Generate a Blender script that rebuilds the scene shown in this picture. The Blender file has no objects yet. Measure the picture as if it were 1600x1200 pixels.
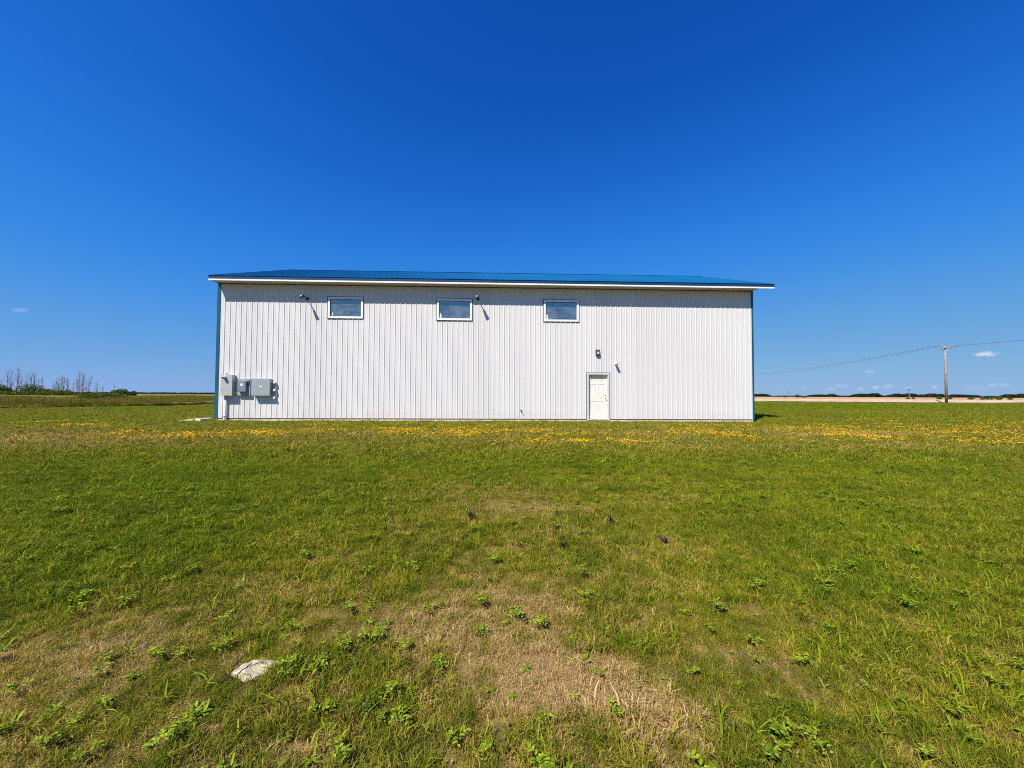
import bpy, bmesh, math, random
import numpy as np
from mathutils import Vector, Matrix, noise

random.seed(7)
rng = np.random.default_rng(11)
R = math.radians
scene = bpy.context.scene
COL = scene.collection

# ------------------------------------------------------------------ camera
YAW, PITCH, ROLL, CAMZ = 0.0357, 0.0294, 0.0047, 1.0393
cam_data = bpy.data.cameras.new('camera')
cam_data.sensor_width = 36.0
cam_data.lens = 36.0 * 600.0 / 1600.0
cam_data.clip_start = 0.05
cam_data.clip_end = 20000
cam = bpy.data.objects.new('camera', cam_data)
COL.objects.link(cam)
f0 = Vector((math.sin(YAW) * math.cos(PITCH), math.cos(YAW) * math.cos(PITCH), math.sin(PITCH)))
r0 = Vector((math.cos(YAW), -math.sin(YAW), 0))
u0 = r0.cross(f0)
rr = r0 * math.cos(ROLL) + u0 * math.sin(ROLL)
uu = -r0 * math.sin(ROLL) + u0 * math.cos(ROLL)
cam.matrix_world = Matrix(((rr.x, uu.x, -f0.x, 0), (rr.y, uu.y, -f0.y, 0), (rr.z, uu.z, -f0.z, CAMZ), (0, 0, 0, 1)))
scene.camera = cam

# ------------------------------------------------------------------ light
SUN = Vector((0.83, 1.0, -1.6)).normalized()          # the way sunlight travels
sun_el = math.asin(-SUN.z)
sun_az = math.atan2(-SUN.x, -SUN.y)
sd = bpy.data.lights.new('sun', 'SUN')
sd.energy = 4.8
sd.angle = R(0.53)
sd.color = (1.0, 0.955, 0.89)
so = bpy.data.objects.new('sun', sd)
COL.objects.link(so)
so.rotation_euler = SUN.to_track_quat('-Z', 'Y').to_euler()
so.location = (-20, -20, 40)

scene.view_settings.view_transform = 'Standard'
scene.view_settings.look = 'None'
scene.view_settings.exposure = 0.62
scene.view_settings.gamma = 1.0
scene.cycles.use_denoising = False
scene.cycles.filter_width = 1.0
scene.cycles.use_adaptive_sampling = False


class NT:
    """small node-tree writer"""
    def __init__(self, tree):
        self.t = tree
        self.n = tree.nodes
        self.l = tree.links

    def node(self, kind, **kw):
        n = self.n.new(kind)
        for k, v in kw.items():
            setattr(n, k, v)
        return n

    def put(self, sock, v):
        if hasattr(v, 'is_output'):
            self.l.new(v, sock)
        elif v is not None:
            try:
                sock.default_value = v
            except Exception:
                sock.default_value = tuple(v) + (1.0,)

    def math(self, op, a, b=None, c=None, clamp=False):
        n = self.node('ShaderNodeMath', operation=op, use_clamp=clamp)
        self.put(n.inputs[0], a)
        if b is not None:
            self.put(n.inputs[1], b)
        if c is not None:
            self.put(n.inputs[2], c)
        return n.outputs[0]

    def vmath(self, op, a, b=None, out=0):
        n = self.node('ShaderNodeVectorMath', operation=op)
        self.put(n.inputs[0], a)
        if b is not None:
            self.put(n.inputs[1], b)
        return n.outputs[out]

    def noise(self, vec, scale, detail=3, rough=0.55, col=False, dist=0.0):
        n = self.node('ShaderNodeTexNoise')
        self.put(n.inputs['Vector'], vec)
        n.inputs['Scale'].default_value = scale
        n.inputs['Detail'].default_value = detail
        n.inputs['Roughness'].default_value = rough
        n.inputs['Distortion'].default_value = dist
        return n.outputs['Color' if col else 'Fac']

    def ramp(self, v, a, b, c=0.0, d=1.0, smooth=True):
        n = self.node('ShaderNodeMapRange', interpolation_type='SMOOTHSTEP' if smooth else 'LINEAR')
        self.put(n.inputs[0], v)
        for i, x in zip((1, 2, 3, 4), (a, b, c, d)):
            n.inputs[i].default_value = x
        return n.outputs[0]

    def mix(self, f, a, b, blend='MIX'):
        n = self.node('ShaderNodeMix', data_type='RGBA', blend_type=blend)
        self.put(n.inputs[0], f)
        self.put(n.inputs[6], a)
        self.put(n.inputs[7], b)
        return n.outputs[2]

    def bump(self, h, strength=0.3, dist=0.02):
        n = self.node('ShaderNodeBump')
        n.inputs['Strength'].default_value = strength
        n.inputs['Distance'].default_value = dist
        self.put(n.inputs['Height'], h)
        return n.outputs[0]


# ------------------------------------------------------------------ sky
world = bpy.data.worlds.new('World')
scene.world = world
world.use_nodes = True
w = NT(world.node_tree)
w.n.clear()
sky = w.node('ShaderNodeTexSky', sky_type='NISHITA')
sky.sun_disc = False
sky.sun_elevation = sun_el
sky.sun_rotation = sun_az
sky.altitude = 500
sky.air_density = 1.0
sky.dust_density = 0.0
sky.ozone_density = 8.0
# the clear, deeply blue prairie sky: tone response applied to the physical sky
sc_in = w.vmath('MULTIPLY', sky.outputs[0], (0.1, 0.1, 0.1))
cv = w.node('ShaderNodeRGBCurve')
CURVES = [[(0, 0), (.049, .0028), (.065, .007), (.105, .021), (.213, .075), (.41, .135), (.59, .17), (1, .19)],
          [(0, 0), (.102, .052), (.135, .081), (.212, .148), (.398, .228), (.63, .278), (.74, .295), (1, .305)],
          [(0, 0), (.234, .268), (.298, .362), (.436, .485), (.673, .485), (.79, .475), (1, .475)]]
for ci, ptsc in enumerate(CURVES):
    c_ = cv.mapping.curves[ci]
    c_.points[0].location = ptsc[0]
    c_.points[-1].location = ptsc[-1]
    for q in ptsc[1:-1]:
        c_.points.new(*q)
cv.mapping.extend = 'HORIZONTAL'
cv.mapping.update()
w.l.new(sc_in, cv.inputs['Color'])
hs = w.node('ShaderNodeVectorMath', operation='SCALE')
w.l.new(cv.outputs[0], hs.inputs[0])
hs.inputs['Scale'].default_value = 10.0
# small fair-weather clouds, placed by their bearing and height above the horizon
tc = w.node('ShaderNodeTexCoord').outputs['Generated']
sp = w.node('ShaderNodeSeparateXYZ')
w.l.new(tc, sp.inputs[0])
az = w.math('ARCTAN2', sp.outputs[0], sp.outputs[1])
el = w.math('ARCSINE', sp.outputs[2])
cmb = w.node('ShaderNodeCombineXYZ')
w.l.new(az, cmb.inputs[0])
w.l.new(w.math('MULTIPLY', el, 2.4), cmb.inputs[1])
cn = w.noise(cmb.outputs[0], 60, 5, 0.6)


def pix_dir(px, py):
    d = f0 * 600 + rr * (px - 800) + uu * (600 - py)
    d.normalize()
    return math.atan2(d.x, d.y), math.asin(d.z)


CLOUDS = [(1540, 553, 20, 5.0, 1.00), (1357, 580, 9, 3.2, 0.25), (1461, 605, 6, 2.8, 0.35), (1420, 606, 9, 2.6, 0.38),
          (1367, 605, 8, 3.2, 0.40), (1345, 607, 8, 2.6, 0.30), (1312, 603, 12, 3.2, 0.20), (1390, 604, 11, 3, 0.23), (1257, 607, 6, 2.2, 0.20),
          (1300, 608, 10, 2.5, 0.20), (1550, 601, 10, 3, 0.30), (1570, 602, 12, 2.8, 0.20), (1180, 604, 6, 3, 0.17), (1530, 606, 30, 2.6, 0.12), (30, 484, 16, 3.5, 0.19), (1220, 604, 6, 2, 0.10)]
acc = None
for px, py, hw, hh, st in CLOUDS:
    a, e = pix_dir(px, py)
    a2, _ = pix_dir(px + hw, py)
    _, e2 = pix_dir(px, py - hh)
    dx = w.math('DIVIDE', w.math('SUBTRACT', az, a), abs(a2 - a))
    dy = w.math('DIVIDE', w.math('SUBTRACT', el, e), abs(e2 - e))
    rad = w.math('SQRT', w.math('ADD', w.math('MULTIPLY', dx, dx), w.math('MULTIPLY', dy, dy)))
    rad = w.math('ADD', rad, w.math('MULTIPLY', w.math('SUBTRACT', cn, 0.5), 2.2))
    m = w.math('MULTIPLY', w.ramp(rad, 1.15, 0.25), st)
    acc = m if acc is None else w.math('MAXIMUM', acc, m)
skyc = w.mix(acc, hs.outputs[0], (4.6, 4.9, 5.9, 1))
bg = w.node('ShaderNodeBackground')
w.l.new(skyc, bg.inputs[0])
bg.inputs[1].default_value = 0.10
wo = w.node('ShaderNodeOutputWorld')
w.l.new(bg.outputs[0], wo.inputs[0])


# ------------------------------------------------------------------ materials
def mat(name, color, rough=0.6, metal=0.0, var=0.0, vscale=3.0, bump=0.0, bscale=40.0, spec=0.5, stain=None):
    m = bpy.data.materials.new(name)
    m.use_nodes = True
    t = NT(m.node_tree)
    b = t.n['Principled BSDF']
    b.inputs['Roughness'].default_value = rough
    b.inputs['Metallic'].default_value = metal
    b.inputs['Specular IOR Level'].default_value = spec
    c = tuple(color) + (1,)
    pos = t.node('ShaderNodeNewGeometry').outputs['Position']
    if var > 0:
        n = t.noise(pos, vscale, 4, 0.6)
        lo = tuple(x * (1 - var) for x in color) + (1,)
        hi = tuple(min(1, x * (1 + var)) for x in color) + (1,)
        cc = t.mix(t.ramp(n, 0.3, 0.7), lo, hi)
        t.l.new(cc, b.inputs['Base Color'])
    else:
        b.inputs['Base Color'].default_value = c
    if bump > 0:
        t.l.new(t.bump(t.noise(pos, bscale, 4), bump, 0.01), b.inputs['Normal'])
    return m


def siding_mat():
    m = bpy.data.materials.new('white_ribbed_steel')
    m.use_nodes = True
    t = NT(m.node_tree)
    b = t.n['Principled BSDF']
    pos = t.node('ShaderNodeNewGeometry').outputs['Position']
    s = t.node('ShaderNodeSeparateXYZ')
    t.l.new(pos, s.inputs[0])
    # each 36 inch sheet weathers a touch differently
    sheet = t.math('FLOOR', t.math('DIVIDE', t.math('ADD', s.outputs[0], 12.16), 0.9144))
    wn = t.node('ShaderNodeTexWhiteNoise', noise_dimensions='1D')
    t.l.new(sheet, wn.inputs['W'])
    base = t.mix(wn.outputs[0], (0.635, 0.61, 0.575, 1), (0.675, 0.65, 0.615, 1))
    # splash-back dust near the ground, faint runs lower down
    st = t.vmath('MULTIPLY', pos, (14.0, 14.0, 0.9))
    runs = t.noise(st, 1.0, 4, 0.65)
    base = t.mix(t.math('MULTIPLY', t.ramp(runs, 0.5, 0.8), 0.16), base, (0.50, 0.47, 0.42, 1))
    hgt = t.math('ADD', s.outputs[2], t.math('MULTIPLY', t.noise(pos, 1.3, 4), 0.5))
    base = t.mix(t.math('MULTIPLY', t.ramp(hgt, 0.75, 0.15), 0.30), base, (0.47, 0.40, 0.31, 1))
    t.l.new(base, b.inputs['Base Color'])
    b.inputs['Roughness'].default_value = 0.42
    b.inputs['Specular IOR Level'].default_value = 0.35
    # oil-canning: gentle waviness of thin sheet
    oc = t.noise(t.vmath('MULTIPLY', pos, (2.2, 2.2, 0.8)), 1.0, 2)
    t.l.new(t.bump(oc, 0.10, 0.015), b.inputs['Normal'])
    return m


M = {}
M['siding'] = siding_mat()
M['blue'] = mat('blue_painted_steel', (0.006, 0.085, 0.145), 0.38, 0.0, 0.10, 0.8, spec=0.5)
M['roofblue'] = mat('blue_roof_steel', (0.006, 0.125, 0.27), 0.34, 0.15, 0.10, 0.5, spec=0.5)
M['navy'] = mat('dark_blue_drip_edge', (0.008, 0.045, 0.115), 0.4)
M['white'] = mat('white_painted_trim', (0.80, 0.79, 0.76), 0.5, 0, 0.04, 2)
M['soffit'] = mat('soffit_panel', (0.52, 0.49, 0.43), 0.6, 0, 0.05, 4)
M['brown'] = mat('brown_channel', (0.12, 0.06, 0.035), 0.6)
M['dark'] = mat('painted_base_shade', (0.035, 0.03, 0.03), 0.6)  # shade below the siding edge, put into the colour
M['concrete'] = mat('weathered_concrete', (0.50, 0.43, 0.36), 0.9, 0, 0.28, 5, 0.6, 60)
M['vinyl'] = mat('white_vinyl', (0.80, 0.80, 0.80), 0.4, 0, 0.02, 3)
M['seal'] = mat('dark_window_seal', (0.03, 0.035, 0.04), 0.7)
M['door'] = mat('cream_door_paint', (0.80, 0.765, 0.63), 0.5, 0, 0.03, 4)
M['doorframe'] = mat('offwhite_door_frame', (0.62, 0.58, 0.53), 0.55, 0, 0.08, 6)
M['frameedge'] = mat('brown_frame_edge', (0.13, 0.10, 0.09), 0.7)
M['bronze'] = mat('bronze_metal', (0.06, 0.05, 0.045), 0.45, 0.3)
M['steel'] = mat('brushed_steel', (0.5, 0.48, 0.45), 0.3, 0.9)
M['box_beige'] = mat('pale_grey_box_paint', (0.40, 0.40, 0.385), 0.5, 0, 0.07, 8)
M['box_grey'] = mat('grey_box_paint', (0.29, 0.325, 0.33), 0.5, 0, 0.06, 8)
M['box_slate'] = mat('slate_box_paint', (0.17, 0.215, 0.24), 0.5, 0, 0.06, 8)
M['label'] = mat('white_sticker', (0.8, 0.8, 0.8), 0.5)
M['yellow'] = mat('yellow_sticker', (0.65, 0.42, 0.10), 0.5)
M['pvc'] = mat('grey_white_pvc', (0.62, 0.61, 0.60), 0.4, 0, 0.05, 8)
M['black'] = mat('black_plastic', (0.015, 0.015, 0.017), 0.4)
M['lens'] = mat('frosted_lens', (0.55, 0.56, 0.54), 0.25)
M['paper'] = mat('white_paper', (0.78, 0.82, 0.82), 0.7)
M['wood'] = mat('weathered_pole_wood', (0.30, 0.225, 0.18), 0.85, 0, 0.25, 2, 0.4, 12)
M['bark'] = mat('dead_grey_bark', (0.26, 0.22, 0.22), 0.9, 0, 0.3, 2)
M['wire'] = mat('aluminium_cable', (0.16, 0.18, 0.22), 0.5, 0.3)
M['porcelain'] = mat('brown_porcelain', (0.12, 0.07, 0.05), 0.25)
M['stone'] = mat('pale_limestone', (0.44, 0.355, 0.23), 0.9, 0, 0.35, 22, 0.9, 70)
M['slab'] = mat('pale_broken_concrete', (0.62, 0.55, 0.44), 0.9, 0, 0.25, 9, 0.8, 50)
M['gravel'] = mat('gravel_road', (0.47, 0.325, 0.215), 0.95, 0, 0.16, 0.6, 0.6, 6)
M['twig'] = mat('dead_weed_stalk', (0.05, 0.028, 0.018), 0.9)
M['leafgreen'] = None


def glass_mat():
    m = bpy.data.materials.new('window_glass')
    m.use_nodes = True
    t = NT(m.node_tree)
    t.n.clear()
    tr = t.node('ShaderNodeBsdfTransparent')
    tr.inputs[0].default_value = (0.55, 0.66, 0.70, 1)
    gl = t.node('ShaderNodeBsdfGlossy')
    gl.inputs['Color'].default_value = (0.80, 0.9, 0.95, 1)
    gl.inputs['Roughness'].default_value = 0.03
    pos = t.node('ShaderNodeNewGeometry').outputs['Position']
    t.l.new(t.bump(t.noise(t.vmath('MULTIPLY', pos, (1.5, 1.5, 5)), 1.0, 2), 0.5, 0.03), gl.inputs['Normal'])
    mx = t.node('ShaderNodeMixShader')
    mx.inputs[0].default_value = 0.36
    t.l.new(tr.outputs[0], mx.inputs[1])
    t.l.new(gl.outputs[0], mx.inputs[2])
    dd = t.node('ShaderNodeBsdfDiffuse')        # dust film on the outside
    dd.inputs[0].default_value = (0.46, 0.50, 0.46, 1)
    m2 = t.node('ShaderNodeMixShader')
    film = t.noise(t.vmath('MULTIPLY', pos, (1.6, 1.6, 3.5)), 1.3, 5, 0.65)
    t.l.new(t.ramp(film, 0.3, 0.75, 0.03, 0.26), m2.inputs[0])
    t.l.new(mx.outputs[0], m2.inputs[1])
    t.l.new(dd.outputs[0], m2.inputs[2])
    o = t.node('ShaderNodeOutputMaterial')
    t.l.new(m2.outputs[0], o.inputs[0])
    return m


M['glass'] = glass_mat()

# ---- lawn colour: one node group used by the soil sheet and by the blades.
# Patches: (x, y, rx, ry, dryness); negative = lush
PATCH = [
    (-0.35, 2.45, 0.85, 0.34, 0.55), (0.30, 2.75, 0.75, 0.35, 0.26), (0.40, 1.92, 0.62, 0.24, 0.75), (0.75, 1.74, 0.45, 0.18, 0.45),
    (0.00, 2.10, 0.75, 0.28, 0.34), (-0.85, 1.75, 0.7, 0.25, 0.10), (0.0, 1.5, 1.2, 0.25, 0.16), (0.9, 2.5, 0.9, 0.5, 0.04),
    (-2.15, 2.35, 0.85, 0.36, 0.26), (-2.4, 2.0, 0.7, 0.4, 0.24), (-1.62, 2.75, 0.5, 0.25, 0.30), (-1.5, 1.8, 0.8, 0.4, 0.12),
    (0.38, 4.60, 1.0, 0.36, 0.40), (2.2, 5.05, 0.9, 0.34, 0.34), (0.6, 3.7, 1.8, 0.9, 0.08), (-0.2, 5.2, 1.3, .5, .20),
    (-11.0, 9.8, 4.2, 1.8, 0.24), (-15.5, 12.0, 5.0, 2.5, 0.10), (2.0, 11.6, 32.0, 3.2, 0.26), (10.7, 11.3, 2.6, 0.6, 0.40), (9, 9.0, 7, 0.7, .18),
    (-4.2, 4.8, 2.9, 1.9, -0.36), (-6.5, 6.7, 4.0, 1.9, -0.26), (-3.1, 3.2, 0.9, 0.7, -0.28), (4.4, 4.4, 2.6, 2.0, -0.22), (0.3, 7.1, 6.0, 1.2, -0.26),
    (7.5, 6.7, 4.0, 2.0, -0.18), (2.7, 2.8, 0.9, 0.7, -0.26), (18, 30, 12, 9, -0.22), (38, 48, 24, 12, -0.35),
]
grp = bpy.data.node_groups.new('lawn_dryness', 'ShaderNodeTree')
grp.interface.new_socket('Dry', in_out='OUTPUT', socket_type='NodeSocketFloat')
grp.interface.new_socket('Mottle', in_out='OUTPUT', socket_type='NodeSocketFloat')
g = NT(grp)
gp = g.node('ShaderNodeNewGeometry').outputs['Position']
gflat = g.vmath('MULTIPLY', gp, (1, 1, 0))
wob = g.vmath('SUBTRACT', g.noise(gflat, 1.6, 4, 0.6, col=True), (0.5, 0.5, 0.5))
sepg = g.node('ShaderNodeSeparateXYZ')
g.l.new(gflat, sepg.inputs[0])
amp = g.math('MULTIPLY_ADD', sepg.outputs[1], 0.16, 0.35)
wv = g.node('ShaderNodeVectorMath', operation='SCALE')
g.l.new(wob, wv.inputs[0])
g.l.new(amp, wv.inputs['Scale'])
gw = g.vmath('ADD', gflat, wv.outputs[0])
tot = None
for (cx, cy, rx, ry, v) in PATCH:
    q = g.vmath('MULTIPLY', g.vmath('SUBTRACT', gw, (cx, cy, 0)), (1 / rx, 1 / ry, 0))
    ln = g.vmath('LENGTH', q, out=1)
    t_ = g.ramp(ln, 1.35, 0.1, 0.0, v)
    tot = t_ if tot is None else g.math('ADD', tot, t_)
n1 = g.noise(gflat, 0.35, 4, 0.6)
n2 = g.noise(gflat, 2.2, 5, 0.65)
n3 = g.noise(gflat, 9.0, 3, 0.6)
d = g.math('ADD', tot, g.math('MULTIPLY_ADD', n1, 0.6, 0.18))
d = g.math('ADD', d, g.math('MULTIPLY', g.math('SUBTRACT', n2, 0.5), 1.45))
d = g.math('ADD', d, g.math('MULTIPLY', g.math('SUBTRACT', n3, 0.5), 1.0))
go = g.node('NodeGroupOutput')
g.l.new(d, go.inputs[0])
g.l.new(n2, go.inputs[1])


def blade_mat(name, lush_a, lush_b, mid_a, mid_b, dry_a, dry_b, dry_bias=0.0, rough=0.6, trans=0.3, tonedry=0.95):
    m = bpy.data.materials.new(name)
    m.use_nodes = True
    t = NT(m.node_tree)
    b = t.n['Principled BSDF']
    gr = t.node('ShaderNodeGroup')
    gr.node_tree = grp
    at = t.node('ShaderNodeAttribute', attribute_name='tone')
    tone = at.outputs['Fac']
    at2 = t.node('ShaderNodeAttribute', attribute_name='tone2')
    tone2 = at2.outputs['Fac']
    dry = t.math('ADD', gr.outputs[0], t.math('MULTIPLY', t.math('SUBTRACT', tone, 0.5), tonedry))
    dry = t.math('ADD', dry, dry_bias)
    stage1 = t.ramp(dry, 0.10, 0.60)
    stage2 = t.ramp(dry, 0.70, 1.20)
    lush = t.mix(tone2, lush_a, lush_b)
    dryc = t.mix(tone2, dry_a, dry_b)
    c = t.mix(stage2, t.mix(stage1, lush, t.mix(tone2, mid_a, mid_b)), dryc)
    gp_ = t.vmath('MULTIPLY', t.node('ShaderNodeNewGeometry').outputs['Position'], (1, 1, 0))
    sp_ = t.math('ADD', t.math('MULTIPLY', t.noise(gp_, 4.5, 4, 0.7), .6), t.math('MULTIPLY', t.noise(gp_, 0.9, 3, 0.6), .4))
    c = t.mix(t.math('MAXIMUM', t.ramp(sp_, 0.40, 0.60), stage2), t.mix(1.0, c, (0.60, 0.66, 0.62, 1), 'MULTIPLY'), t.mix(1.0, c, (1.0, 0.98, 0.95, 1), 'MULTIPLY'))
    t.l.new(c, b.inputs['Base Color'])
    b.inputs['Roughness'].default_value = rough
    b.inputs['Specular IOR Level'].default_value = 0.15
    tl = t.node('ShaderNodeBsdfTranslucent')
    t.l.new(c, tl.inputs[0])
    mx = t.node('ShaderNodeMixShader')
    mx.inputs[0].default_value = trans
    out = t.n['Material Output']
    t.l.new(b.outputs[0], mx.inputs[1])
    t.l.new(tl.outputs[0], mx.inputs[2])
    t.l.new(mx.outputs[0], out.inputs[0])
    return m


M['lawn'] = blade_mat('lawn_blades', (0.085, 0.145, 0.002, 1), (0.325, 0.385, 0.010, 1), (0.17, 0.155, 0.006, 1), (0.55, 0.44, 0.045, 1), (0.28, 0.19, 0.055, 1), (0.86, 0.60, 0.29, 1))
M['rough'] = blade_mat('rough_grass_blades', (0.06, 0.09, 0.005, 1), (0.17, 0.18, 0.015, 1), (0.12, 0.10, 0.008, 1), (0.38, 0.29, 0.035, 1), (0.22, 0.135, 0.035, 1), (0.48, 0.31, 0.11, 1), 0.14)


def ground_mat():
    m = bpy.data.materials.new('lawn_soil')
    m.use_nodes = True
    t = NT(m.node_tree)
    b = t.n['Principled BSDF']
    gr = t.node('ShaderNodeGroup')
    gr.node_tree = grp
    pos = t.node('ShaderNodeNewGeometry').outputs['Position']
    s = t.node('ShaderNodeSeparateXYZ')
    t.l.new(pos, s.inputs[0])
    dry = t.ramp(gr.outputs[0], 0.30, 1.0)
    nf = t.noise(pos, 5.0, 6, 0.75)
    streak = t.noise(t.vmath('MULTIPLY', pos, (0.05, 0.22, 1)), 1.0, 4, 0.6)
    far_l = t.mix(t.ramp(nf, .3, .7), (0.085, 0.120, 0.004, 1), (0.165, 0.195, 0.008, 1))
    far_d = t.mix(t.ramp(nf, .3, .7), (0.14, 0.12, 0.010, 1), (0.30, 0.22, 0.035, 1))
    far = t.mix(t.ramp(t.math('ADD', dry, t.math('MULTIPLY', t.math('SUBTRACT', streak, .5), 2.2)), 0.0, 0.9), far_l, far_d)
    near = t.mix(t.math('ADD', t.math('MULTIPLY', dry, .7), t.math('MULTIPLY', t.ramp(t.noise(pos, 60, 4, .7), .4, .7), .3)), (0.060, 0.052, 0.010, 1), (0.30, 0.20, 0.08, 1))
    c = t.mix(t.ramp(s.outputs[1], 10, 34), near, far)
    t.l.new(c, b.inputs['Base Color'])
    b.inputs['Roughness'].default_value = 0.95
    b.inputs['Specular IOR Level'].default_value = 0.1
    t.l.new(t.bump(t.noise(pos, 7.0, 6, 0.8), 0.8, 0.06), b.inputs['Normal'])
    return m


M['ground'] = ground_mat()


def field_mat(name, a, b_, c_, sx=0.02, sy=0.08):
    m = bpy.data.materials.new(name)
    m.use_nodes = True
    t = NT(m.node_tree)
    b = t.n['Principled BSDF']
    pos = t.node('ShaderNodeNewGeometry').outputs['Position']
    n1 = t.noise(t.vmath('MULTIPLY', pos, (sx, sy, 1)), 1.0, 5, 0.65)
    n2 = t.noise(pos, 1.2, 5, 0.7)
    c = t.mix(t.ramp(n1, .35, .65), a, b_)
    c = t.mix(t.math('MULTIPLY', t.ramp(n2, .45, .75), .6), c, c_)
    t.l.new(c, b.inputs['Base Color'])
    b.inputs['Roughness'].default_value = 0.95
    b.inputs['Specular IOR Level'].default_value = 0.1
    t.l.new(t.bump(n2, 0.8, 0.1), b.inputs['Normal'])
    return m


M['stubble'] = field_mat('stubble', (0.41, 0.245, 0.095, 1), (0.49, 0.31, 0.14, 1), (0.33, 0.195, 0.08, 1))
M['roughsoil'] = field_mat('rough_field', (0.11, 0.125, 0.012, 1), (0.25, 0.17, 0.035, 1), (0.05, 0.065, 0.008, 1), 0.06, 0.16)


def leaf_mat(name, a, b_, trans=0.25):
    m = bpy.data.materials.new(name)
    m.use_nodes = True
    t = NT(m.node_tree)
    b = t.n['Principled BSDF']
    pos = t.node('ShaderNodeNewGeometry').outputs['Position']
    at = t.node('ShaderNodeAttribute', attribute_name='tone')
    c = t.mix(at.outputs['Fac'], a, b_)
    t.l.new(c, b.inputs['Base Color'])
    b.inputs['Roughness'].default_value = 0.65
    b.inputs['Specular IOR Level'].default_value = 0.15
    tl = t.node('ShaderNodeBsdfTranslucent')
    t.l.new(c, tl.inputs[0])
    mx = t.node('ShaderNodeMixShader')
    mx.inputs[0].default_value = trans
    t.l.new(b.outputs[0], mx.inputs[1])
    t.l.new(tl.outputs[0], mx.inputs[2])
    t.l.new(mx.outputs[0], t.n['Material Output'].inputs[0])
    return m


M['shrubleaf'] = leaf_mat('shrub_leaves', (0.035, 0.058, 0.008, 1), (0.15, 0.18, 0.025, 1))
M['darkleaf'] = leaf_mat('wood_leaves', (0.012, 0.026, 0.018, 1), (0.035, 0.060, 0.030, 1))
M['weedleaf'] = leaf_mat('weed_leaves', (0.10, 0.165, 0.003, 1), (0.36, 0.43, 0.025, 1), 0.3)
M['deadleaf'] = leaf_mat('dead_weed', (0.035, 0.020, 0.012, 1), (0.14, 0.08, 0.045, 1), 0.1)
M['petal'] = leaf_mat('yellow_petals', (0.80, 0.40, 0.008, 1), (0.90, 0.60, 0.015, 1), 0.25)


# ------------------------------------------------------------------ mesh helpers
class MB:
    """collects shapes, then links them as one mesh object"""
    def __init__(self):
        self.v, self.f = [], []

    def poly(self, pts):
        n = len(self.v)
        self.v += [tuple(p) for p in pts]
        self.f.append(tuple(range(n, n + len(pts))))

    def mesh(self, vs, fs):
        n = len(self.v)
        self.v += [tuple(p) for p in vs]
        self.f += [tuple(i + n for i in q) for q in fs]

    def box(self, x0, x1, y0, y1, z0, z1, bev=0.0):
        if bev <= 0:
            vs = [(x, y, z) for z in (z0, z1) for y in (y0, y1) for x in (x0, x1)]
            self.mesh(vs, [(0, 2, 3, 1), (4, 5, 7, 6), (0, 1, 5, 4), (2, 6, 7, 3), (0, 4, 6, 2), (1, 3, 7, 5)])
        else:
            bm = bmesh.new()
            bmesh.ops.create_cube(bm, size=1)
            for v in bm.verts:
                v.co = Vector(((x0 + x1) / 2 + v.co.x * (x1 - x0), (y0 + y1) / 2 + v.co.y * (y1 - y0), (z0 + z1) / 2 + v.co.z * (z1 - z0)))
            bmesh.ops.bevel(bm, geom=bm.edges[:], offset=bev, segments=2, affect='EDGES', profile=0.6)
            bm.verts.index_update()
            self.mesh([v.co.copy() for v in bm.verts], [tuple(v.index for v in q.verts) for q in bm.faces])
            bm.free()

    def tube(self, pts, radii, seg=8, cap=True):
        pts = [Vector(p) for p in pts]
        if not isinstance(radii, (list, tuple)):
            radii = [radii] * len(pts)
        n0 = len(self.v)
        prev = None
        for i, p in enumerate(pts):
            d = (pts[min(i + 1, len(pts) - 1)] - pts[max(i - 1, 0)]).normalized()
            if prev is None:
                a = Vector((0, 0, 1)) if abs(d.z) < 0.9 else Vector((1, 0, 0))
                e1 = d.cross(a).normalized()
            else:
                e1 = (prev - d * prev.dot(d)).normalized()
            prev = e1
            e2 = d.cross(e1)
            for k in range(seg):
                an = 2 * math.pi * k / seg
                self.v.append(tuple(p + (e1 * math.cos(an) + e2 * math.sin(an)) * radii[i]))
        for i in range(len(pts) - 1):
            for k in range(seg):
                a = n0 + i * seg + k
                b = n0 + i * seg + (k + 1) % seg
                self.f.append((a, b, b + seg, a + seg))
        if cap:
            self.f.append(tuple(n0 + k for k in range(seg))[::-1])
            self.f.append(tuple(n0 + (len(pts) - 1) * seg + k for k in range(seg)))

    def build(self, name, material, parent=None, smooth=False):
        me = bpy.data.meshes.new(name)
        me.from_pydata(self.v, [], self.f)
        me.materials.append(material)
        if smooth:
            me.polygons.foreach_set('use_smooth', [True] * len(me.polygons))
        me.update()
        o = bpy.data.objects.new(name, me)
        COL.objects.link(o)
        if parent is not None:
            o.parent = parent
            o.location = -parent_world(parent)
        return o


def parent_world(p):
    v = Vector((0, 0, 0))
    while p is not None:
        v += p.location
        p = p.parent
    return v


def tag(o, label=None, cat=None, group=None, kind=None):
    if label:
        o['label'] = label
    if cat:
        o['category'] = cat
    if group:
        o['group'] = group
    if kind:
        o['kind'] = kind
    return o


def empty(name, loc, label, cat, group=None):
    o = bpy.data.objects.new(name, None)
    COL.objects.link(o)
    o.location = loc
    o.empty_display_size = 0.2
    return tag(o, label, cat, group)


def sstep(a, b, x):
    t = min(max((x - a) / (b - a), 0.0), 1.0)
    return t * t * (3 - 2 * t)


# ------------------------------------------------------------------ terrain
RN = Vector((0.371, 0.928, 0))            # across the gravel road (its near edge runs through (50,80) and (90,64))
RP = Vector((70, 72, 0))


def road_s(x, y):
    return (x - RP.x) * RN.x + (y - RP.y) * RN.y


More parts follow.
